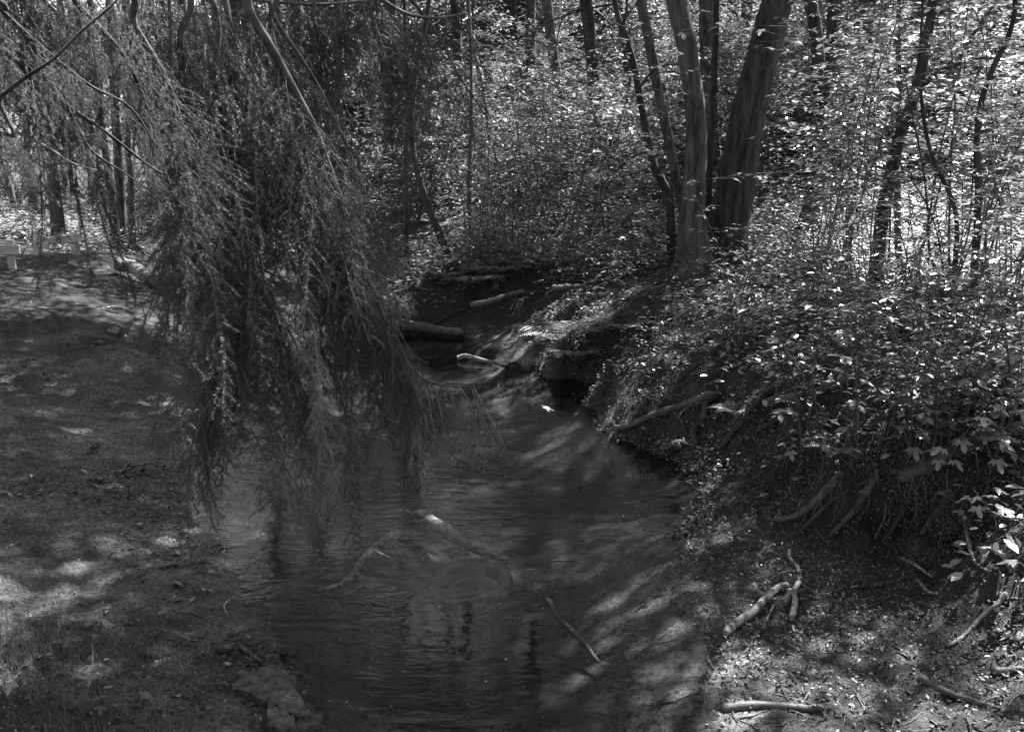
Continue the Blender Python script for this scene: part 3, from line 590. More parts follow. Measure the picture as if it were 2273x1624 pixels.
spray(2080, 110, 6.6, 14, .11, 'maple spray high at the right', .9)
spray(1900, 130, 7.5, 14, .11, 'maple spray high between the bent trunk and the slim stem', .9)
spray(1870, 300, 8.0, 12, .11, 'maple spray before the middle of the bent trunk', .8)
spray(2180, 340, 6.5, 14, .1, 'maple spray before the bowed stem at far right', .9)

# ferns
def fern_mesh(seed, L=.45, nf=8):
    q = np.random.RandomState(seed); g = Geo()
    for f in range(nf):
        a = f * 6.283 / nf + q.rand() * .5; L_ = L * (.75 + .4 * q.rand()); s = np.linspace(0, 1, 22)
        rr = L_ * s; z = L_ * (.75 * s - .62 * s * s) ; P = np.stack([np.cos(a) * rr, np.sin(a) * rr, z], 1); tube(g, P[::3], np.linspace(.003, .0008, len(P[::3])), 3, 0, cap=False)
        pos = []; yw = []; sz = []
        for k in range(3, 22):
            w_ = L_ * .3 * math.sin(math.pi * min(1, s[k] * .93 + .05)) ** .8 * (1.15 - .5 * s[k])
            for sd_ in (-1, 1): pos.append(P[k]); yw.append(a + sd_ * 1.25); sz.append(max(w_, .012))
        n = len(pos); tm = DIAM[0] * np.array((1, .42, .4)); g.inst(tm, DIAM[1], rots(np.array(yw), .15 + q.randn(n) * .08, q.randn(n) * .1, sz), np.array(pos))
    return g.mesh('fronds', [M['fern']])
FN = [fern_mesh(700 + k) for k in range(3)]
FL = [(1235,765,1.0,'fern growing from the undercut bank right of the sand spit'),(1290,750,.8,'fern beside the one on the undercut bank'),(1045,640,1.2,'big fern behind the end of the floating log'),(1000,625,.9,'fern at the foot of the bowed stem'),(1100,615,1.1,'fern on the far bank right of the big one'),
    (1275,800,.7,'low fern near the waterline under the bank'),(1380,740,.7,'fern on the mossy bank middle'),(960,600,1.0,'fern left of the bowed stem foot'),(1160,600,1.,'fern at the back of the far bank'),(1630,930,.35,'little fern beside the big exposed root'),(1860,1020,.4,'little fern hanging on the root bank')]
for k, (u, v, s, lab) in enumerate(FL):
    obj('fern', FN[k % 3], loc=G(u, v) + (0, 0, .05), rz=k * 1.1, scale=s * 1.35, label=lab, category='fern')

# ------------------------------------------------------------------ undergrowth, grass, litter, moss: countless stuff
def cover(name, n, xr, yr, size, hmax, mt, tmpl, ok, tilt=.3, seed=0, label=None, cat=None, hpow=1.5):
    q = np.random.RandomState(seed); x = q.uniform(*xr, n * 3); y = q.uniform(*yr, n * 3); k = ok(x, y) > q.rand(n * 3); x = x[k][:n]; y = y[k][:n]
    if hmax > .1:                                  # leaves grouped on small plants, in flat tiers
        m_ = len(x) // 13; x0 = x[:m_]; y0 = y[:m_]; ph = hmax * q.rand(m_) ** hpow; ps = q.uniform(.6, 1.5, m_); idx = q.randint(m_, size=len(x)); tier = q.randint(3, size=len(x))
        rr = size * 2.1 * ps[idx] * np.sqrt(q.rand(len(x))) * (1.2 - .25 * tier); th = q.rand(len(x)) * 6.283
        x = x0[idx] + rr * np.cos(th); y = y0[idx] + rr * np.sin(th); z = H(x, y); g = Geo()
        hh = ph[idx] * (.55 + .22 * tier) + q.randn(len(x)) * .012; leaves(g, tmpl, np.stack([x, y, z + np.maximum(hh, .01)], 1), size * ps[idx] * (.6 + .6 * q.rand(len(x))), tilt * .8, 0, q=q, yaw=th)
        return obj(name, g.mesh(name, [mt]), kind='stuff', label=label, category=cat)
    z = H(x, y)
    g = Geo(); hh = hmax * q.rand(len(x)) ** hpow; leaves(g, tmpl, np.stack([x, y, z + hh + .01], 1), size * (.5 + q.rand(len(x))), tilt, 0, q=q)
    return obj(name, g.mesh(name, [mt]), kind='stuff', label=label, category=cat)
def land(zmin, f=1.2, s=1, bias=.5, amp=1.2): return lambda x, y: np.where(H(x, y) > zmin, np.clip(bias + amp * fbm(x, y, f, 3, s), .0, 1), 0)
def okR(x, y): z = H(x, y); return np.where((z > .38) & (x > -1.5), np.clip(.45 + 1.3 * fbm(x, y, 1.1, 3, 4), .06, 1), 0)
cover('undergrowth', 10000, (.6, 7), (3.6, 9.5), .062, .3, M['leaf_near'], OVAL, lambda x, y: okR(x, y) * np.clip((x - .9 - .0 * y) / 1.5, 0, 1), seed=31, label='low leafy ground plants on the right bank', cat='undergrowth')
cover('undergrowth', 46000, (-1.5, 11), (9.5, 18), .078, .6, M['leaf'], OVAL, lambda x, y: okR(x, y) * np.clip((y - 10.3) / 2 + .15 + (x > 3), 0, 1), seed=32, label='low leafy ground plants between the pool and the wood', cat='undergrowth')
cover('undergrowth', 80000, (-5, 24), (17, 34), .11, .9, M['leaf'], OVAL, lambda x, y: np.clip(.4 + 2.2 * fbm(x, y, .45, 3, 8), .04, 1), seed=33, label='ground plants covering the rising wood', cat='undergrowth')
cover('undergrowth', 90000, (-22, -3.5), (15.5, 42), .09, .4, M['leaf'], OVAL, lambda x, y: np.where(H(x, y) > .3, np.clip(.6 + fbm(x, y, .6, 3, 9), .1, 1), 0), seed=34, label='bright ground plants filling the clearing behind the rails', cat='undergrowth')
cover('undergrowth', 9000, (-8, -3), (11, 16.5), .05, .25, M['leaf'], OVAL, lambda x, y: np.where((H(x, y) > .33) & (x > -5.8), np.clip(fbm(x, y, .9, 3, 10) * 1.5 + .3 + (y - 14) * .2, 0, 1), 0), seed=35, label='ground plants on the left bank around the mossy log', cat='undergrowth')
def blades(name, n, xr, yr, h, wd, ok, seed, mt, label, cat, lean=.75, lift=0):
    q = np.random.RandomState(seed); x = q.uniform(*xr, n * 4); y = q.uniform(*yr, n * 4); k = ok(x, y) > q.rand(n * 4); x = x[k][:n]; y = y[k][:n]; n = len(x); z = H(x, y)
    tv = np.array([(0, -.5, 0), (0, .5, 0), (.45, .35, .12), (.45, -.35, .12), (1, 0, .0)]); tf = [np.array([(0, 1, 2, 3)]), np.array([(3, 2, 4)])]
    tv = tv * (1, wd / h, 1.6); g = Geo(); g.inst(tv, tf, rots(q.rand(n) * 6.28, -1.25 + q.randn(n) * lean, q.randn(n) * .2, h * (.5 + .8 * q.rand(n))), np.stack([x, y, z - .005 + lift], 1)); 
    return obj(name, g.mesh(name, [mt]), kind='stuff', label=label, category=cat)
def tuft(x, y, f=1.5, s=3, b=-.05, a=4): return np.clip(b + a * fbm(x, y, f, 3, s), 0, 1)
blades('grass', 26000, (-7, -1.5), (6.5, 16), .07, .003, lambda x, y: np.where(H(x, y) > .12, tuft(x, y) * np.clip((H(x, y) - .1) / .2, 0, 1) + .06, 0), 41, M['grass'], 'sparse grass on the sandy left bank', 'grass')
blades('grass', 7000, (-3.3, -.9), (2.2, 3.7), .1, .0028, lambda x, y: tuft(x, y, 2, 6, .25) * np.clip((-x - .75 - (y - 2.6) * .9) / .5, 0, 1), 42, M['grass'], 'thin grass in the lower left corner', 'grass', .9)
blades('grass', 6000, (-6, -1.8), (5.4, 11), .1, .003, lambda x, y: sum(np.exp(-((x - a) ** 2 + (y - b) ** 2) / (r_ * .8) ** 2) for a, b, _, r_ in HUM).clip(0, 1), 43, M['grass'], 'grassy hump on the left bank', 'grass', .7)
cover('moss', 90000, (-.8, 4.2), (3.3, 11.5), .016, .035, M['moss_leaf'], DIAM, lambda x, y: np.where(H(x, y) > .1 - .11 * (y > 5.2), np.clip(.3 + 2.2 * fbm(x, y, 2.6, 4, 19), .03, 1), 0), 1.1, 45, 'rough moss clumps on the right bank', 'moss')
blades('moss', 30000, (-.8, 4.5), (3.3, 12.5), .022, .003, lambda x, y: np.where(H(x, y) > .13, np.clip(.35 + 2 * fbm(x, y, 2.2, 3, 12), .05, 1), 0), 44, M['grass'], 'short moss and rootlets covering the right bank', 'moss', .7)
# litter on sand and mud
def okL(x, y): z = H(x, y); return np.where((z > .0) & (z < .5), np.clip(.12 + 1.2 * fbm(x, y, 1.6, 4, 15), .03, 1), 0)
cover('crumbs', 26000, (-4.5, -.55), (2.2, 10), .013, .004, M['crumb'], DIAM, lambda x, y: np.where((H(x, y) > -.05), np.clip(.35 + 1.2 * fbm(x, y, 1.1, 4, 35), .05, 1) * np.clip(H(x, y) / .1, .12, 1), 0), 1.0, 58, 'grit and soil crumbs on the left beach', 'soil crumbs')
cover('crumbs', 11000, (.55, 3.5), (2.2, 5.2), .014, .006, M['crumb'], DIAM, lambda x, y: np.where((H(x, y) > -.01), np.clip(.35 + 1.2 * fbm(x, y, 1.5, 4, 36), .05, 1), 0), 1.0, 59, 'grit and mud crumbs on the right mud', 'soil crumbs')
cover('leaf_litter', 4200, (-4.5, -.6), (2.2, 9.5), .042, .008, M['litter'], OVAL, okL, .5, 54, 'dark dead leaves strewn on the left beach', 'leaf litter')
debris = [W(u, v, .05) for u, v in ((250,965),(330,950),(440,930),(290,1060),(330,1090),(350,1130),(385,1160),(400,1190),(430,1200),(300,1110),(470,1110),(560,1440),(600,1475),(640,1500),(330,930))]
cover('leaf_litter', 5000, (-3, -.6), (2.5, 7), .022, .02, M['litter'], DIAM, lambda x, y: np.where(H(x, y) > -.01, sum(np.exp(-((x - a) ** 2 + (y - b) ** 2) / .012) for a, b, _ in debris), 0).clip(0, 1), .6, 55, 'dark line of bark and twig debris left by high water', 'leaf litter')
cover('leaf_litter', 22000, (-4.5, -.6), (2.2, 9.5), .014, .003, M['litter'], DIAM, okL, .25, 51, 'dark bits of leaf and bark strewn on the left beach', 'leaf litter')
cover('leaf_litter', 7000, (.6, 3.5), (2.2, 5), .02, .008, M['litter'], DIAM, lambda x, y: np.where(H(x, y) > .0, np.clip(.4 + 1.2 * fbm(x, y, 2, 4, 16), .1, 1), 0), .45, 52, 'dark wet leaf bits trodden into the mud on the right', 'leaf litter')
cover('leaf_litter', 18000, (-2, 8), (4, 16), .05, .01, M['litter'], OVAL, lambda x, y: np.where(H(x, y) > .3, 1., 0), .3, 53, 'dead leaves under the plants of the right bank', 'leaf litter')
def twigs(name, n, xr, yr, L, r, ok, seed, mt, label):
    q = np.random.RandomState(seed); x = q.uniform(*xr, n * 5); y = q.uniform(*yr, n * 5); k = ok(x, y) > q.rand(n * 5); x = x[k][:n]; y = y[k][:n]; g = Geo()
    for a, b in zip(x, y):
        th = q.rand() * 6.28; l = L * (.3 + q.rand()); P = []
        for s in (-.5, -.15, .2, .5): P.append((a + math.cos(th) * l * s + q.randn() * .04 * l, b + math.sin(th) * l * s + q.randn() * .04 * l))
        P = np.array(P); z = H(P[:, 0], P[:, 1]) + r * .8; tube(g, np.column_stack([P, z]), np.array((1, .9, .7, .4)) * r * (.6 + .8 * q.rand()), 4, 0)
    return obj(name, g.mesh(name, [mt]), kind='stuff', label=label, category='twig litter')
cover('leaf_litter', 14000, (.2, 3.2), (4.6, 10.5), .03, .03, M['litter'], OVAL, lambda x, y: np.where((H(x, y) > -.03) & (H(x, y) < .5), np.clip(.5 + fbm(x, y, 2, 3, 23), .1, 1), 0), .6, 56, 'dead leaves and crumbs on the dark bank foot', 'leaf litter')
cover('undergrowth', 2600, (.1, 3.0), (5.2, 10.5), .035, .12, M['leaf_near'], OVAL, lambda x, y: np.where(H(x, y) > .07, np.clip(.2 + 1.8 * fbm(x, y, 1.8, 3, 24), .0, 1), 0), .3, 57, 'sparse small plants on the mossy middle bank', 'undergrowth')
twigs('twig_litter', 620, (-4, -.5), (2.3, 9), .14, .003, okL, 61, M['wood_dark'], 'thin dark twigs scattered over the left beach')
twigs('twig_litter', 500, (.6, 3.2), (2.3, 5), .16, .003, lambda x, y: np.where(H(x, y) > .01, .6, 0), 62, M['wood_dark'], 'dark twigs scattered over the right mud')
twigs('twig_litter', 60, (.6, 3.2), (2.3, 5), .14, .002, lambda x, y: np.where(H(x, y) > .01, .6, 0), 63, M['wood'], 'pale twigs scattered over the right mud')
twigs('twig_litter', 500, (-1, 8), (4.5, 14), .5, .005, lambda x, y: np.where(H(x, y) > .3, .6, 0), 64, M['twig'], 'dead twigs under the plants of the right bank')
twigs('twig_litter', 60, (-.9, 1.1), (2.4, 6), .2, .004, lambda x, y: np.where(H(x, y) < -.03, .6, 0), 65, M['wood_dark'], 'sunken dark twigs on the stream bed')

# ------------------------------------------------------------------ sticks, logs and roots laid along pixel paths
def laid(name, label, cat, pts, r0, r1, m=None, group=None, lift=.6, jit=.08, k=8, seed=0, zs=None, fork=()):
    P = []; qq = np.random.RandomState(seed + 900); k = max(k, 10)
    for i_, p in enumerate(pts):
        q_ = G(p[0], p[1]) if len(p) == 2 else np.array(W(*p)); 
        if len(p) == 2: q_[2] = H(q_[0], q_[1]) + r0 * lift
        P.append(q_)
    if m is M['wood_dark'] and len(pts[0]) == 2: P = [a - (0, 0, r0 * .35) for a in P]
    if r0 > .045 and len(pts[0]) == 2:             # a log is stiff: it does not follow every dip
        A_ = np.array(P); t_ = np.concatenate([[0], np.cumsum(np.linalg.norm(np.diff(A_[:, :2], axis=0), axis=1))]); c_ = np.polyfit(t_, A_[:, 2], 1); A_[:, 2] = .3 * A_[:, 2] + .7 * np.polyval(c_, t_); P = list(A_)
    loc = P[0].copy(); PP = smooth_path(np.array(P) - loc, n=9); PP[1:-1] += qq.randn(len(PP) - 2, 3) * min(r0 * .05, .0025); gq = Geo(); rr = np.linspace(r0, r1, len(PP)) * (1 + qq.randn(len(PP)) * jit * .35 + jit * 1.5 * fbm(np.linspace(0, 9, len(PP)), np.full(len(PP), seed * 3.1), 1., 2, 4)); rr[0] *= .7; rr[-1] *= .55
    tube(gq, PP, rr, k, 0, jit, seed=seed)
    for f, ra in fork:
        Q = np.array([np.array(G(*p)) + (0, 0, r0 * .8) if len(p) == 2 else np.array(W(*p)) for p in f]) - loc; Q = smooth_path(Q, n=4); tube(gq, Q, np.linspace(ra, ra * .4, len(Q)), 6, 0, jit, seed=seed + 5)
    return obj(name, gq.mesh(name, [m]), loc=loc, label=label, category=cat, group=group)
laid('stick', 'thick pale barkless stick lying on the lower right mud', 'stick', [(1608,1420),(1640,1390),(1672,1368),(1695,1345),(1722,1318),(1748,1305)], .021, .015, M['wood'], lift=1.1, k=12, seed=1, fork=[([(1700,1340),(1722,1335)], .012)])
laid('forked_stick', 'pale forked stick standing up beside the thick pale one', 'stick', [(1756,1385),(1764,1350),(1762,1322),(1775,1295),(1768,1270),(1752,1245),(1752,1228)], .015, .009, M['wood'], lift=1.3, k=10, seed=2, fork=[([(1768,1272),(1735,1276),(1710,1290)], .009),([(1770,1272),(1785,1270),(1798,1290)], .008),([(1774,1298),(1795,1310)], .008)])
ST = [([(1718,1345),(1700,1385),(1672,1420),(1655,1450)], .006, 0, 'thin split twig alongside the thick pale stick'),
 ([(2232,1320),(2215,1345),(2180,1375),(2140,1415),(2100,1440)], .012, 0, 'curved pale stick at the right edge of the mud'),
 ([(2105,1370),(2050,1345),(1990,1325),(1960,1318)], .01, 1, 'dark straight stick across the right mud, upper one'),
 ([(1885,1310),(1935,1302),(1985,1295)], .009, 1, 'dark stick left of the upper crossing stick'),
 ([(1998,1242),(2030,1262),(2070,1290)], .01, 0, 'grey stick pointing down the mud below the roots'),
 ([(2035,1290),(2060,1315),(2080,1330)], .011, 0, 'short knobbly stick right of the grey one'),
 ([(1780,1245),(1880,1258),(1960,1280)], .006, 1, 'long thin dark twig running right from the forked stick'),
 ([(1600,1575),(1690,1570),(1790,1580),(1830,1578)], .022, 1, 'dark wet branch at the bottom edge, right of the water'),
 ([(2040,1510),(2090,1540),(2150,1555),(2230,1580)], .017, 1, 'dark sunken branch near the lower right corner'),
 ([(2200,1500),(2273,1492)], .02, 1, 'dark branch stub at the lower right frame edge'),
 ([(1570,1465),(1585,1490)], .01, 1, 'short dark stub at the water edge, lower right'),
 ([(2140,1150),(2145,1200),(2160,1250),(2190,1280)], .012, 0, 'pale bent stick hanging down the right bank'),
 ([(2170,1225),(2215,1240),(2245,1280)], .012, 0, 'pale stick on the leafy foot of the right bank'),
 ([(1440,1395),(1475,1385),(1500,1372)], .006, 1, 'dark twig under water near the right shore'),
 ([(1405,1460),(1440,1435),(1480,1425),(1525,1418)], .005, 1, 'thin curved twig under water near the right shore'),
 ([(80,1375),(60,1400),(40,1440)], .004, 1, 'dark twig on the left sand, leftmost'),
 ([(355,1262),(385,1256),(408,1262)], .013, 1, 'stubby dark stick in the middle of the left beach'),
 ([(440,1248),(468,1252)], .006, 1, 'short dark peg near the left waterline'),
 ([(305,1500),(325,1530),(350,1558)], .005, 1, 'thin dark twig on the sand below the pale patch'),
 ([(375,1545),(400,1555),(420,1575)], .005, 1, 'dark twig left of the stone slab'),
 ([(506,1370),(498,1345),(520,1330)], .007, 0, 'curled pale twig at the left waterline'),
 ([(180,1450),(140,1490),(110,1510)], .005, 1, 'twig crossing the bright sand patch at lower left'),
 ([(205,690),(250,680),(285,672)], .007, 0, 'pale twig lying on the left bank'),
 ([(65,740),(110,738),(150,722)], .009, 1, 'dark stick lying on the left bank path'),
 ([(0,715),(40,712)], .012, 1, 'dark stick at the left frame edge on the path'),
 ([(530,1440),(560,1460),(590,1480),(612,1492)], .014, 1, 'dark rotting stick above the stone slab'),
 ([(580,1478),(640,1492),(680,1500)], .004, 0, 'pale thin twig reaching from the slab over the water'),
 ([(700,1570),(735,1576),(765,1577)], .006, 1, 'dark twig pair end sticking into the water by the slab'),
 ([(1300,905),(1370,890),(1345,930)], .004, 1, 'thin bent twig over the water at the right shore'),
 ([(1550,1180),(1570,1200),(1590,1215)], .005, 1, 'forked dark twig on the right sand')]
for k, (pts, r, dk, lab) in enumerate(ST):
    laid('stick' if r > .008 else 'twig', lab, 'stick' if r > .008 else 'twig', pts, r, r * .6, M['wood_dark'] if dk else M['wood'], seed=k + 10, jit=.1, k=8)
# logs
laid('floating_log', 'dark log lying at the far end of the pool with a pale stub', 'log', [(845,706,.14),(890,720,.13),(930,726,.1),(975,733,.08),(1030,739,.07)], .09, .05, M['wood_dark'], seed=50, k=14, jit=.07, fork=[([(868,716,.2),(890,722,.22),(905,727,.2)], .05)])
laid('mossy_log', 'long pale mossy log on the left bank behind the grass', 'log', [(262,608),(300,622),(335,636),(380,645),(430,655),(490,668),(555,688)], .115, .09, M['moss_pale'], seed=51, k=16, jit=.09, lift=1.5)
laid('mossy_log', 'thin mossy log along the top of the far bank', 'log', [(1045,678,.4),(1090,668,.46),(1130,655,.5),(1165,646,.55)], .04, .03, M['moss'], seed=52, k=12, jit=.1)
laid('mossy_log', 'mossy log end at the edge of the far bank, right of the thin one', 'log', [(1225,640,.66),(1265,636,.68),(1300,634,.68)], .045, .03, M['moss'], seed=53, k=12, jit=.1)
laid('log', 'short broken pale log on the far bank by the bowed stem', 'log', [(925,640,.5),(935,620,.6),(950,592,.75)], .06, .05, M['wood'], seed=54, k=12, jit=.12)
laid('stick', 'pale bone-like branch lying half in the water by the sand spit', 'branch', [(1015,795,.02),(1035,790,.05),(1075,800,.03),(1105,808,.01),(1130,815,-.03)], .028, .016, M['moss_pale'], seed=55, k=10, jit=.1)
laid('sunken_log', 'pale sunken log under water above the tyre', 'log', [(930,1140,-.16),(1000,1185,-.14),(1060,1215,-.14),(1130,1245,-.14)], .045, .03, M['wood'], seed=56, k=12, jit=.08)
laid('sunken_branch', 'pale sunken branch under water left of the tyre', 'branch', [(870,1185,-.1),(810,1235,-.1),(770,1290,-.1),(700,1315,-.12)], .025, .012, M['wood'], seed=57, k=10, jit=.08, fork=[([(790,1262,-.1),(800,1300,-.1),(740,1330,-.12)], .014),([(830,1222,-.1),(870,1240,-.1)], .012)])
laid('sunken_branch', 'dark sunken branch right of the tyre', 'branch', [(1215,1330,-.12),(1240,1370,-.12),(1290,1420,-.1),(1330,1470,-.1)], .018, .01, M['wood_dark'], seed=58, k=10, jit=.1)
LG = [([(2060,850),(2150,840),(2273,838)], .046, 'dark rotting log among the plants, upper one at far right'), ([(1990,1080),(2080,1040),(2170,985),(2273,965)], .045, 'mossy fallen log running right from the root hump'),
      ([(2130,1000),(2200,975),(2273,950)], .035, 'pale dead branch lying above the mossy fallen log'), ([(1930,870),(1990,850),(2050,840)], .035, 'low dark branch among seedlings on the bank'), ([(1700,905),(1800,880),(1900,845)], .03, 'thin mossy branch lying along the bank edge')]
for k, (pts, r, lab) in enumerate(LG): laid('fallen_branch' if r < .05 else 'fallen_log', lab, 'branch' if r < .05 else 'log', pts, r, r * .8, [M['wood_dark'], M['moss'], M['wood'], M['wood_dark'], M['moss']][k], seed=70 + k, k=12, jit=.1)
# roots
RT = [([(1365,958),(1400,950),(1440,935),(1490,915),(1540,898),(1580,885)], .03, .045, 0, 'long mossy root reaching from the bank down to the water'),
 ([(1545,1000),(1540,970),(1560,940),(1570,905),(1600,882)], .03, .045, 1, 'thick bent root dropping from the bank right of the long one'),
 ([(1600,1005),(1640,950),(1690,895),(1730,855)], .025, .04, 1, 'straight root slanting down the dark bank face'),
 ([(1690,960),(1740,930),(1790,880),(1820,850)], .02, .03, 1, 'slanting root nearer the seedlings on the dark bank face'),
 ([(1500,985),(1525,988),(1550,998),(1575,1008)], .016, .012, 0, 'pale broken root stub at the water edge'),
 ([(1715,1165),(1770,1150),(1830,1110),(1870,1060)], .018, .03, 1, 'mossy root arching down the near bank, left one'),
 ([(1770,1190),(1850,1130),(1930,1080),(1990,1040)], .014, .022, 1, 'long thin root slanting across the near bank'),
 ([(1840,1200),(1900,1140),(1950,1060)], .014, .03, 1, 'mossy root in the middle of the near bank'),
 ([(2040,1210),(2080,1150),(2110,1100)], .02, .03, 1, 'mossy root at the right end of the near bank'),
 ([(1960,1210),(2000,1150),(2010,1080)], .02, .03, 1, 'dark root under the mossy hump'),
 ([(1480,625),(1440,640),(1400,652)], .03, .05, 1, 'surface root running left from the trunk clump'),
 ([(1620,620),(1680,640),(1750,650)], .05, .03, 1, 'surface root running right from the trunk clump'),
 ([(940,735),(1000,705),(1030,690),(1050,678)], .02, .03, 1, 'dark root above the floating log')]
for k, (pts, ra, rb, dk, lab) in enumerate(RT):
    m0 = pts[len(pts) // 2]; m1 = pts[-2]; sg = -1 if k % 2 else 1
    fk = [([m0, (m0[0] + 22 * sg, m0[1] + 24), (m0[0] + 30 * sg, m0[1] + 55)], ra * .4), ([m1, (m1[0] - 26 * sg, m1[1] + 22), (m1[0] - 48 * sg, m1[1] + 60)], ra * .5)] if k < 10 and k != 4 else ()
    laid('tree_root', lab, 'root', pts, ra * .75, rb * .75, lift=1.1, m= M['moss'] if k in (0, 5, 7, 8) else (M['bark_dark'] if dk else M['wood']), group=None, fork=fk, seed=90 + k, k=12, jit=.1)
# hanging rootlets and mossy tangle on the bank faces
q = np.random.RandomState(5); g = Geo()
for _ in range(300):
    if q.rand() < .7: u = q.uniform(1560, 2150); v = 880 + max(0, (u - 1700)) * .25 + q.uniform(0, 190)
    else: u = q.uniform(1190, 1500); v = 700 + (u - 1190) * .35 + q.uniform(0, 120)
    p = G(u, v)
    if p[2] < .12: continue
    l = q.uniform(.04, .2); th = q.uniform(1.2, 5.6); dx = math.cos(th) * l * .5; dy = math.sin(th) * l * .25 - .03
    P = [p + (0, 0, .02), p + (dx * .5 + q.randn() * .02, dy - .02, -.1 * l), p + (dx, dy - .03, -l * .8)]
    for a in P: a[2] = max(a[2], H(a[0], a[1]) + .006)
    tube(g, smooth_path(np.array(P), n=2), q.uniform(.0006, .0022), 4, 0, cap=False)
gm = Geo(); mp_ = []
for _ in range(3800):
    r_ = q.rand()
    if r_ < .55: u = q.uniform(1560, 2200); v = 900 + max(0, (u - 1700)) * .25 + q.uniform(-20, 190)
    elif r_ < .85: u = q.uniform(1190, 1600); v = 690 + (u - 1190) * .55 + q.uniform(0, 130)
    else: u = q.uniform(860, 1200); v = q.uniform(610, 720)
    p = G(u, v)
    if p[2] > .07: mp_.append(p + q.randn(3) * .01)
mp_ = np.array(mp_); dens_ = np.clip(.35 + 2 * fbm(mp_[:, 0] + mp_[:, 2], mp_[:, 1] - mp_[:, 2], 3.5, 3, 91), 0, 1) > q.rand(len(mp_)); mp_ = mp_[dens_]
mp_ = np.repeat(mp_, 22, 0); mp_ = mp_ + q.randn(len(mp_), 3) * .028 * (1, 1, .8); leaves(gm, DIAM, mp_, q.uniform(.008, .024, len(mp_)), 1.0, 0, q=q)
obj('moss', gm.mesh('moss', [M['moss_leaf']]), kind='stuff', label='mossy tangle clinging to the eroded bank faces', category='moss')
obj('rootlets', g.mesh('rootlets', [M['rootlet']]), kind='stuff', label='fine rootlets hanging over the eroded bank faces', category='rootlets')

# ------------------------------------------------------------------ rails, stones, tyre, leaves
def box(g, c, s, ax=None, bev=.006, mi=0):
    c = np.array(c, float); s = np.array(s, float) / 2; V = []
    for sz in (-1, -1 + bev / s[2] , 1 - bev / s[2], 1):
        for (a, b) in ((-1, -1), (1, -1), (1, 1), (-1, 1)):
            k = bev if abs(sz) == 1 else 0; V.append((a * (s[0] - k), b * (s[1] - k), sz * s[2]))
    V = np.array(V)
    if ax is not None: V = V @ np.array(ax).T
    F = [(3, 2, 1, 0), (12, 13, 14, 15)] + [(l * 4 + i, l * 4 + (i + 1) % 4, l * 4 + 4 + (i + 1) % 4, l * 4 + 4 + i) for l in range(3) for i in range(4)]
    g.add(V + c, F, mi)
def rail(label, ul, ur, vb, vtop, extra_l, extra_r):
    a = G(ul, vb); b = G(ur, vb); d = b - a; L = np.linalg.norm(d[:2]); ang = math.atan2(d[1], d[0]); h = .42
    t_ = obj('wooden_rail', None, loc=a, rz=ang, label=label, category='rail')
    for x_, dz in ((0, 0), (L, b[2] - a[2])):
        g = Geo(); box(g, (0, 0, h / 2 - .1), (.1, .1, h + .2)); obj('post', g.mesh('post', [M['plank']], False), t_, loc=(x_, 0, dz))
    g = Geo(); box(g, ((L + extra_r - extra_l) / 2, -.085, .27 + (b[2] - a[2]) / 2), (L + extra_l + extra_r, .06, .14)); obj('beam', g.mesh('beam', [M['plank']], False), t_)
rail('low wooden rail with two square posts at the clearing edge', 86, 168, 566, 516, .12, .08)
rail('nearer wooden rail cut by the left frame edge', -70, 28, 595, 560, .2, .14)
rail('distant low wooden rail glimpsed behind the trio of trunks', 225, 300, 512, 500, .2, .1)
rail('distant low wooden rail glimpsed through the left spruce twigs', 360, 420, 505, 490, .2, .1)
def stone(label, u, v, s, m, seed, name='stone'):
    q = np.random.RandomState(seed); n = 8; g = Geo(); th = np.linspace(0, math.pi, n); ph = np.arange(12) / 12 * 2 * math.pi
    T, Pp = np.meshgrid(th, ph, indexing='ij'); r = 1 + .12 * np.sin(3 * Pp + q.rand() * 6) * np.sin(T) + q.randn(n, 12) * (.16 if name == 'clod' else .05); r[0] = r[0, 0]; r[-1] = r[-1, 0]
    V = np.stack([r * np.sin(T) * np.cos(Pp) * s[0], r * np.sin(T) * np.sin(Pp) * s[1], r * np.cos(T) * s[2]], -1); i, j = np.meshgrid(np.arange(n - 1), np.arange(12), indexing='ij'); j2 = (j + 1) % 12
    g.add(V, np.stack([i * 12 + j, (i + 1) * 12 + j, (i + 1) * 12 + j2, i * 12 + j2], -1).reshape(-1, 4)); p = G(u, v); p[2] = H(p[0], p[1]) + s[2] * .3
    obj(name, g.mesh(name, [m]), loc=p, rz=seed, label=label, category='stone')
stone('rounded pale stone between the posts of the wooden rail', 158, 560, (.1, .07, .07), M['stone'], 1)
stone('small pale stone left of the rounded one under the rail', 90, 572, (.06, .05, .04), M['stone'], 2)
stone('pale pebble on the left sand above the bright ridge', 212, 995, (.035, .03, .03), M['stone'], 3)
stone('flat pebble beside the pale one on the left sand', 200, 1008, (.03, .02, .012), M['stone'], 4)
stone('dark round pebble on the left debris line', 405, 1188, (.025, .02, .018), M['stone'], 5)
stone('pale bleached stump of stone on the far bank', 1100, 643, (.05, .05, .09), M['stone'], 6)
stone('mossy clod at the water edge by the root stub', 1500, 992, (.06, .05, .04), M['moss'], 7, 'clod')
stone('dark clod fallen in the shallows below the bank', 1545, 1045, (.05, .05, .03), M['moss'], 8, 'clod')
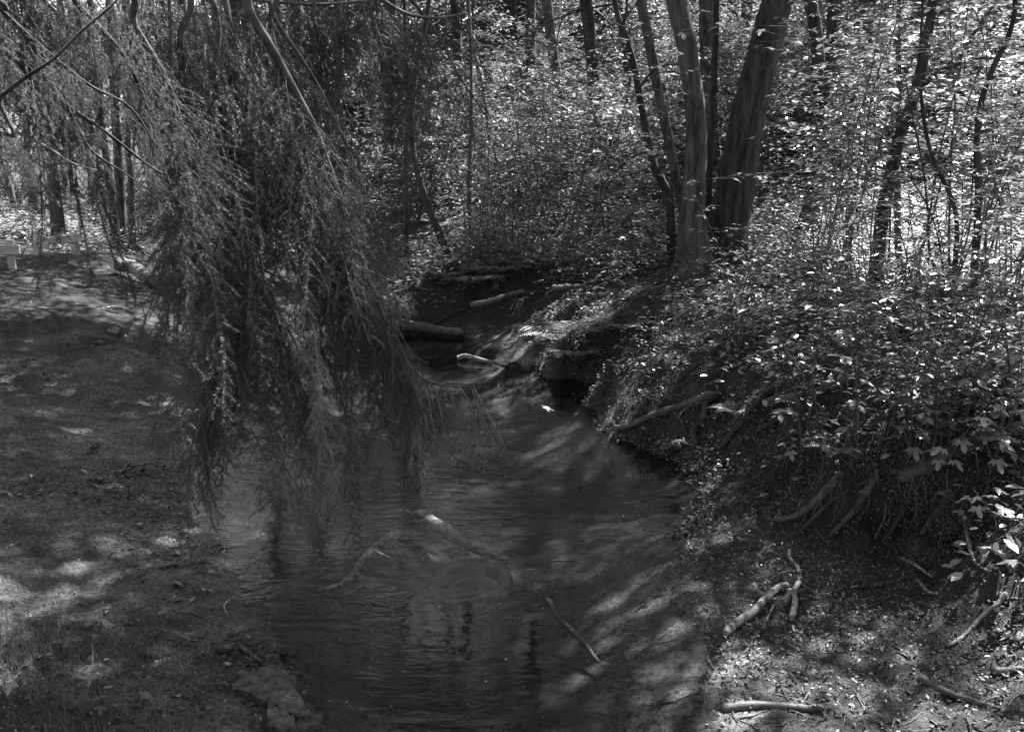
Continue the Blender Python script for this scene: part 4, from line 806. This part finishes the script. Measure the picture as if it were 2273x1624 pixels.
def slab(label, outline, z, th, tilt, seed):
    q = np.random.RandomState(seed); P = np.array([W(u, v, z) for u, v in outline]); 
    Q = []
    for i_ in range(len(P)):                       # chipped outline
        a, b = P[i_], P[(i_ + 1) % len(P)]
        for t in (0, .33, .66): Q.append(a * (1 - t) + b * t + (q.randn() * .006, q.randn() * .006, 0))
    Q = np.array(Q); c = Q.mean(0); n = len(Q); V = []
    rel = Q - c
    for s_, dz in ((1., -th), (1., -.004), (.97, 0), (.6, .002 + q.randn() * .002), (.25, .003)):
        zz = rel[:, 0] * tilt[0] * s_ + rel[:, 1] * tilt[1] * s_; V.append(np.stack([rel[:, 0] * s_, rel[:, 1] * s_, zz + dz + (q.randn(n) * .001 if s_ < .9 else 0)], 1))
    V.append(np.array([(0, 0, .003)])); V = np.concatenate(V); F = []
    for l in range(4):
        for i_ in range(n): F.append((l * n + i_, l * n + (i_ + 1) % n, (l + 1) * n + (i_ + 1) % n, (l + 1) * n + i_))
    g = Geo(); g.add(V, F); g.f.append((np.array([(4 * n + i_, 4 * n + (i_ + 1) % n, 5 * n) for i_ in range(n)]), 0)); obj('stone_slab', g.mesh('stone_slab', [M['stone']], False), loc=c, label=label, category='stone slab')
slab('large flat stone slab on the sand at the lower left waterline', [(510,1530),(530,1500),(585,1478),(640,1490),(650,1515),(680,1560),(700,1582),(640,1580),(600,1560),(560,1540)], .075, .05, (-.03, .02), 1)
slab('broken corner piece in front of the large stone slab', [(597,1560),(640,1575),(655,1598),(628,1622),(598,1606)], .095, .03, (-.05, .02), 2)
slab('narrow stone slab leaning under the front of the large one', [(640,1608),(668,1594),(712,1586),(705,1604),(655,1618)], .05, .03, (.02, .05), 3)
slab('small pale stone chip above the slabs on the sand', [(470,1432),(492,1420),(532,1426),(505,1440)], .07, .02, (.05, .03), 4)
# tyre under the water
g = Geo(); c = np.array(W(1045, 1300, -.09)); nu, nv = 64, 20; U = np.arange(nu) / nu * 2 * math.pi; Vv = np.arange(nv) / nv * 2 * math.pi; UU, VV = np.meshgrid(U, Vv, indexing='ij')
rr = .19 + .036 * np.sign(np.cos(VV)) * np.abs(np.cos(VV)) ** .6; zz = .05 * np.sign(np.sin(VV)) * np.abs(np.sin(VV)) ** .6
tread = np.where(np.cos(VV) > .6, .004 * np.sign(np.sin(UU * 20)), 0); rr = rr + tread
i, j = np.meshgrid(np.arange(nu), np.arange(nv), indexing='ij'); i2 = (i + 1) % nu; j2 = (j + 1) % nv
g.add(np.stack([rr * np.cos(UU), rr * np.sin(UU), zz], -1), np.stack([i * nv + j, i2 * nv + j, i2 * nv + j2, i * nv + j2], -1).reshape(-1, 4))
o = obj('tyre', g.mesh('tyre', [M['tyre']]), loc=c, label='old tyre sunk in the middle of the stream', category='tyre'); o.rotation_euler = (R(5), R(-6), 0)
# pale fallen leaves, each a thing of its own
def fallen(label, u, v, size, tm, group=None, zf_=None, pale=True, yaw=0):
    p = G(u, v) if zf_ is None else np.array(W(u, v, zf_)); 
    if zf_ is None: p[2] = H(p[0], p[1]) + .008
    g = Geo(); leaves(g, tm, np.array([(0, 0, 0)]), np.array([size]), .12, 0, q=np.random.RandomState(int(u))); obj('fallen_leaf', g.mesh('fallen_leaf', [M['litter_pale'] if pale else M['leaf_near']]), loc=p, rz=yaw, label=label, category='leaf', group=group)
fallen('pale leaf floating on the dark water right of the spruce tip', 1208, 903, .11, MAPLE, zf_=.006)
fallen('second pale leaf floating beside the other on the dark water', 1222, 908, .1, OVAL, zf_=.006, yaw=2)
fallen('bright crumpled leaf on the sand left of the stone slab', 502, 1478, .035, MAPLE)
fallen('pale leaf on the water beside the stone slab', 668, 1532, .04, OVAL, zf_=.006)
fallen('bright leaf at the foot of the forked stick', 1758, 1395, .06, OVAL)
fallen('pale leaf on the debris line of the left beach', 318, 1165, .04, OVAL)
fallen('pale leaf on the wet mud at lower right', 1960, 1440, .035, MAPLE)
fallen('small pale leaf far right on the mud', 1975, 1490, .03, OVAL)
fallen('pale leaf at the lower edge of the left sand', 393, 1550, .025, OVAL)
q = np.random.RandomState(77)
for k in range(40):
    if k % 2: u, v = q.uniform(20, 520), q.uniform(900, 1500)
    else: u, v = q.uniform(1600, 2250), q.uniform(1220, 1600)
    p = G(u, v)
    if p[2] < .01: continue
    fallen('tiny pale leaf lying on the ' + ('left beach' if k % 2 else 'right mud'), u, v, q.uniform(.012, .028), OVAL, group='tiny pale leaves on the ' + ('left beach' if k % 2 else 'right mud'), yaw=q.rand() * 6)
for k in range(22):
    u, v = q.uniform(750, 1450), q.uniform(1000, 1600); fallen('speck of a pale leaf drifting on the stream', u, v, q.uniform(.006, .014), OVAL, group='leaf specks drifting on the stream', zf_=.004, yaw=q.rand() * 6)

# ------------------------------------------------------------------ SPRUCE hanging over the stream
def spray_geo(seed, L, dens=1.0, bare=.12, side=.26, nl=.015, thick=1.0):
    """a pendulous twig with side twigs and needles, hanging from the origin"""
    q = np.random.RandomState(seed); g = Geo(); segs = []
    def twig(p0, d0, L_, r, n, droop):
        P = [np.array(p0, float)]; d = np.array(d0, float); d /= np.linalg.norm(d)
        for k in range(n):
            d = d + np.array((0, 0, -droop)) + q.randn(3) * .07; d /= np.linalg.norm(d); P.append(P[-1] + d * L_ / n)
        P = np.array(P); tube(g, P, np.linspace(r, r * .45, n + 1) * thick, 4, 1, cap=False); return P
    main = twig((0, 0, 0), (.22, 0, -.9), L, .0028, 12, .22); segs.append((main, bare))
    ns = int(L / .032)
    for k in range(ns):
        t = .08 + .9 * (k + q.rand() * .6) / ns; i_ = t * 12; a = int(i_); s0 = main[a] * (1 - i_ + a) + main[min(a + 1, 12)] * (i_ - a)
        sgn = 1 if k % 2 else -1; l = side * (1.1 - t) * (.35 + .7 * q.rand()) + .035
        b = twig(s0, (.15 + q.randn() * .25, sgn * .9, -.35 + q.randn() * .15), l, .0011, 6, .17); segs.append((b, .02))
        if l > .16:
            for z_ in range(2): segs.append((twig(b[2 + z_ * 2], (.4, -sgn * .4 + q.randn() * .2, -.6), l * .4, .001, 4, .25), 0))
    pos = []; dirs = []
    for P, b0 in segs:
        s = np.concatenate([[0], np.cumsum(np.linalg.norm(np.diff(P, axis=0), axis=1))]); n = int(s[-1] * 1250 * dens); tt = (b0 + (1 - b0) * q.rand(n)) * s[-1]
        i_ = np.clip(np.searchsorted(s, tt) - 1, 0, len(P) - 2); f = ((tt - s[i_]) / (s[i_ + 1] - s[i_]))[:, None]; pos.append(P[i_] * (1 - f) + P[i_ + 1] * f)
        T = P[i_ + 1] - P[i_]; T /= np.linalg.norm(T, axis=1)[:, None]; rnd_ = q.randn(n, 3); rnd_ -= (rnd_ * T).sum(1)[:, None] * T; rnd_ /= np.linalg.norm(rnd_, axis=1)[:, None]; dirs.append(T * .62 + rnd_ * .78)
    pos = np.concatenate(pos); dr = np.concatenate(dirs); n = len(pos); w_ = np.cross(dr, q.randn(n, 3)); w_ /= np.linalg.norm(w_, axis=1)[:, None]; l = (nl * (.6 + .6 * q.rand(n)))[:, None]
    V = np.stack([pos - w_ * .00065, pos + w_ * .00065, pos + dr * l], 1).reshape(-1, 3); g.add(V, np.arange(3 * n).reshape(-1, 3), 0)
    return g
SPR = {k: spray_geo(800 + k, [.35, .5, .65, .8, 1.0, .45][k % 6], bare=.1) for k in range(6)}
BARE = {k: spray_geo(850 + k, [.3, .42, .5][k], .55, .4, .2, thick=1.5) for k in range(3)}
TRUNK = np.array((-3.0, 2.3, 0)); TRUNK[2] = H(TRUNK[0], TRUNK[1])
spruce = obj('spruce_tree', None, loc=TRUNK, label='big drooping spruce whose hanging boughs curtain the left half of the stream', category='spruce')
P = np.array([TRUNK * 0 + (0, 0, -.3)] + [np.array((.04 * math.sin(k), .03 * k, k * 1.6 + .02)) for k in range(1, 8)]); obj('trunk', trunk_mesh(P, np.linspace(.24, .1, 8), M['bark'], seed=77, flare=1.5), spruce)
LIMBS = [  # (pixels + depth), r0, r1, sprays, spray ids, set
 ([(430,-150,2.9),(560,40,3.0),(620,140,3.1),(660,215,3.15),(700,290,3.2),(740,400,3.3),(790,540,3.4),(850,700,3.55),(900,800,3.65),(960,850,3.75),(1055,858,3.85)], .013, .003, 30, 'A'),
 ([(380,-200,3.2),(520,80,3.25),(590,230,3.3),(630,300,3.3),(680,380,3.35),(730,480,3.4),(765,560,3.45),(800,660,3.5)], .011, .003, 26, 'F'),
 ([(400,-100,3.0),(480,200,3.1),(520,400,3.2),(560,560,3.25),(610,700,3.3),(640,790,3.35),(680,880,3.4)], .01, .003, 30, 'F'),
 ([(350,-100,2.8),(400,100,2.9),(430,300,3.0),(470,480,3.1),(500,600,3.15),(520,700,3.2),(528,760,3.2)], .01, .003, 28, 'F'),
 ([(560,-150,3.3),(600,60,3.4),(640,250,3.5),(660,420,3.5),(690,560,3.55),(705,680,3.6),(715,790,3.6)], .009, .003, 26, 'F'),
 ([(600,-250,4.0),(760,-100,4.3),(880,-30,4.6),(960,60,4.8),(1020,170,4.9),(1080,260,5.0)], .014, .004, 20, 'F'),
 ([(640,-200,3.8),(780,-60,4.0),(880,20,4.2),(960,40,4.3),(1040,30,4.4)], .012, .004, 18, 'F'),
 ([(-100,60,2.0),(0,105,2.05),(70,170,2.1),(150,235,2.15),(230,290,2.2),(320,360,2.3),(360,385,2.35)], .010, .004, 16, 'S'),
 ([(-80,-60,1.9),(0,20,1.95),(110,120,2.0),(200,190,2.1),(290,240,2.15),(350,330,2.2)], .008, .003, 14, 'S'),
 ([(-60,250,1.8),(0,215,1.8),(60,170,1.8),(120,130,1.82),(180,70,1.85),(260,0,1.9),(300,-60,1.95)], .006, .003, 4, 'S'),
 ([(100,-120,2.2),(165,0,2.2),(240,80,2.25),(290,150,2.3),(330,250,2.35),(350,330,2.4)], .010, .004, 14, 'S'),
 ([(200,-100,2.4),(300,60,2.5),(370,180,2.6),(410,300,2.7),(440,400,2.75),(470,520,2.8)], .010, .003, 22, 'F'),
 ([(500,-100,3.4),(620,60,3.5),(700,180,3.6),(760,300,3.65),(800,400,3.7),(830,480,3.75)], .009, .003, 20, 'F'),
 ([(640,340,3.6),(720,430,3.65),(800,470,3.7),(880,520,3.75)], .006, .002, 8, 'S'),
 ([(700,540,3.5),(770,580,3.55),(840,610,3.6),(905,640,3.65)], .005, .002, 8, 'T'),
 ([(60,100,2.2),(150,240,2.25),(200,330,2.3),(270,380,2.35),(360,440,2.4)], .005, .002, 7, 'S'),
 ([(-120,150,2.3),(-40,230,2.3),(20,300,2.35),(70,360,2.4)], .008, .003, 10, 'S'),
 ([(0,270,2.6),(60,305,2.6),(110,330,2.6),(160,362,2.6),(215,378,2.6)], .004, .002, 7, 'T'),
 ([(200,-120,3.0),(280,40,3.1),(330,180,3.2),(380,330,3.3),(410,430,3.3)], .009, .003, 20, 'F'),
 ([(620,-120,3.7),(700,60,3.8),(760,220,3.9),(800,320,3.9)], .009, .003, 16, 'F'),
 ([(740,-120,4.0),(820,-20,4.1),(870,80,4.2),(900,180,4.3)], .009, .003, 14, 'F'),
 ([(0,-120,2.6),(80,-20,2.7),(160,60,2.8),(240,110,2.9)], .009, .003, 16, 'F'),
 ([(-100,-60,3.4),(40,0,3.4),(140,40,3.5),(260,60,3.5),(400,60,3.6)], .011, .004, 18, 'F'),
 ([(260,-120,3.5),(420,-20,3.6),(560,0,3.7),(700,10,3.8),(840,0,3.9)], .012, .004, 26, 'F'),
 ([(1050,858,3.85),(1080,915,3.83),(1105,960,3.8),(1125,1000,3.8)], .003, .001, 4, 'T'),
 ([(1020,857,3.84),(1045,900,3.84),(1060,950,3.85)], .003, .001, 3, 'T'),
 ([(990,855,3.82),(1010,900,3.8),(1020,960,3.8),(1050,985,3.8)], .003, .001, 3, 'T'),
 ([(960,848,3.8),(975,900,3.75),(985,950,3.75),(995,975,3.72)], .003, .001, 4, 'T'),
 ([(930,825,3.75),(950,880,3.7),(960,940,3.7),(975,970,3.7)], .003, .001, 4, 'T'),
 ([(905,800,3.7),(915,880,3.7),(922,960,3.7),(930,1050,3.7)], .003, .001, 4, 'T'),
 ([(470,760,3.15),(455,840,3.15),(440,940,3.1),(428,1030,3.1)], .005, .002, 10, 'B'),
 ([(705,880,3.3),(720,960,3.3),(740,1040,3.3),(700,1090,3.3)], .004, .0015, 7, 'T'),
 ([(-60,-140,2.7),(60,-60,2.8),(180,-30,2.9),(320,-20,3.0),(460,-30,3.1)], .011, .004, 34, 'F'),
 ([(420,-60,3.3),(440,150,3.3),(455,350,3.3),(470,560,3.3),(480,720,3.3),(490,800,3.3)], .008, .003, 24, 'F'),
 ([(700,500,3.5),(780,640,3.55),(840,750,3.6),(900,840,3.65)], .006, .002, 16, 'F'),
 ([(800,600,3.7),(860,740,3.75),(910,830,3.8),(980,880,3.8)], .005, .002, 12, 'B'),
 ([(470,560,3.1),(490,680,3.15),(480,790,3.2),(465,880,3.2)], .006, .002, 9, 'B'),
 ([(640,560,3.2),(690,700,3.2),(705,820,3.2),(715,940,3.2)], .006, .003, 10, 'T'),
 ([(560,560,3.3),(620,690,3.35),(690,830,3.4),(740,930,3.45),(800,960,3.5),(860,975,3.5)], .006, .002, 16, 'T')]
q = np.random.RandomState(9)
for li, (pts, r0, r1, ns, kind) in enumerate(LIMBS):
    if kind == 'S': r0, r1 = r0 * .7, r1 * .7
    if kind == 'A': r0, r1 = .015, .0045
    P = np.array([D(*p) for p in pts])
    if li in (13, 14, 17, 15) or li >= 24 and li not in (32, 33): head = []
    else:
        s0 = P[0]; tz = s0[2] + .5 + .12 * (li % 5); head = [np.array((TRUNK[0] + .05, TRUNK[1] + .1, tz)), (np.array((TRUNK[0], TRUNK[1], tz)) + s0) / 2 + (0, 0, .25)]
    PP = np.vstack(head + [P]) if head else P; loc = PP[0].copy(); Q = smooth_path(PP - loc, n=6); g = Geo()
    rr = np.interp(np.linspace(0, 1, len(Q)), [0, .4, 1], [r0 * 1.15, r0, r1]); tube(g, Q, rr, 8, 0, .05, seed=li)
    b = obj('branch', g.mesh('branch', [M['limb'] if kind in 'TB' else M['bark_dark'] if kind == 'S' else M['twig']]), spruce, loc=loc - TRUNK)
    gf = Geo(); Ps = smooth_path(P - loc, n=8); ns = int(ns * .6) if li in (5, 6, 12, 19, 20, 4) else int(ns * 1.7) if li in (7, 8, 10, 11, 16, 21, 22) else ns; T = np.gradient(Ps, axis=0)
    for s_ in range(ns):
        f = .06 + .94 * (s_ + q.rand()) / ns; i_ = min(int(f * (len(Ps) - 1)), len(Ps) - 1); p = Ps[i_]; yaw = math.atan2(T[i_, 1], T[i_, 0]) + q.randn() * (1.5 if kind == 'F' else .6)
        Lk = {'A': (BARE[q.randint(3)] if f > .72 else SPR[q.choice([0, 1, 2, 3, 5])]), 'F': SPR[q.randint(6)], 'S': SPR[q.choice([0, 1, 5])], 'T': (BARE[q.randint(3)] if q.rand() < .6 else SPR[q.choice([0, 5])]), 'B': SPR[q.choice([0, 1, 5])]}[kind]
        sc_ = q.uniform(.75, 1.15) * (1.25 - .45 * f) * {'T': .5, 'S': .38}.get(kind, .95)
        if kind == 'A' and f > .72: sc_ = q.uniform(.6, 1.0)
        (pu, pv), = proj(p + loc)[0]; pf = proj(p + loc)[1][0]
        vmax = np.interp(pu, [-50, 60, 110, 320, 365, 430], [480, 480, 300, 300, 500, 1100]); room = (vmax - pv) / 1891 * pf
        if pu < 430: sc_ = min(sc_, max(room, .12) / .7)
        if q.rand() < .3: yaw += q.choice([-1, 1]) * 1.3
        ti = q.randn() * .12; Rm = rots(np.array([yaw]), np.array([ti]), np.array([q.randn() * .15]), np.array([sc_]))[0]; gf.merge(Lk, Rm, p)
    obj('needle_sprays', gf.mesh('needle_sprays', [M['needle_lit'] if kind == 'T' else M['needle'], M['limb'] if kind in 'ATB' else M['twig']]), b)
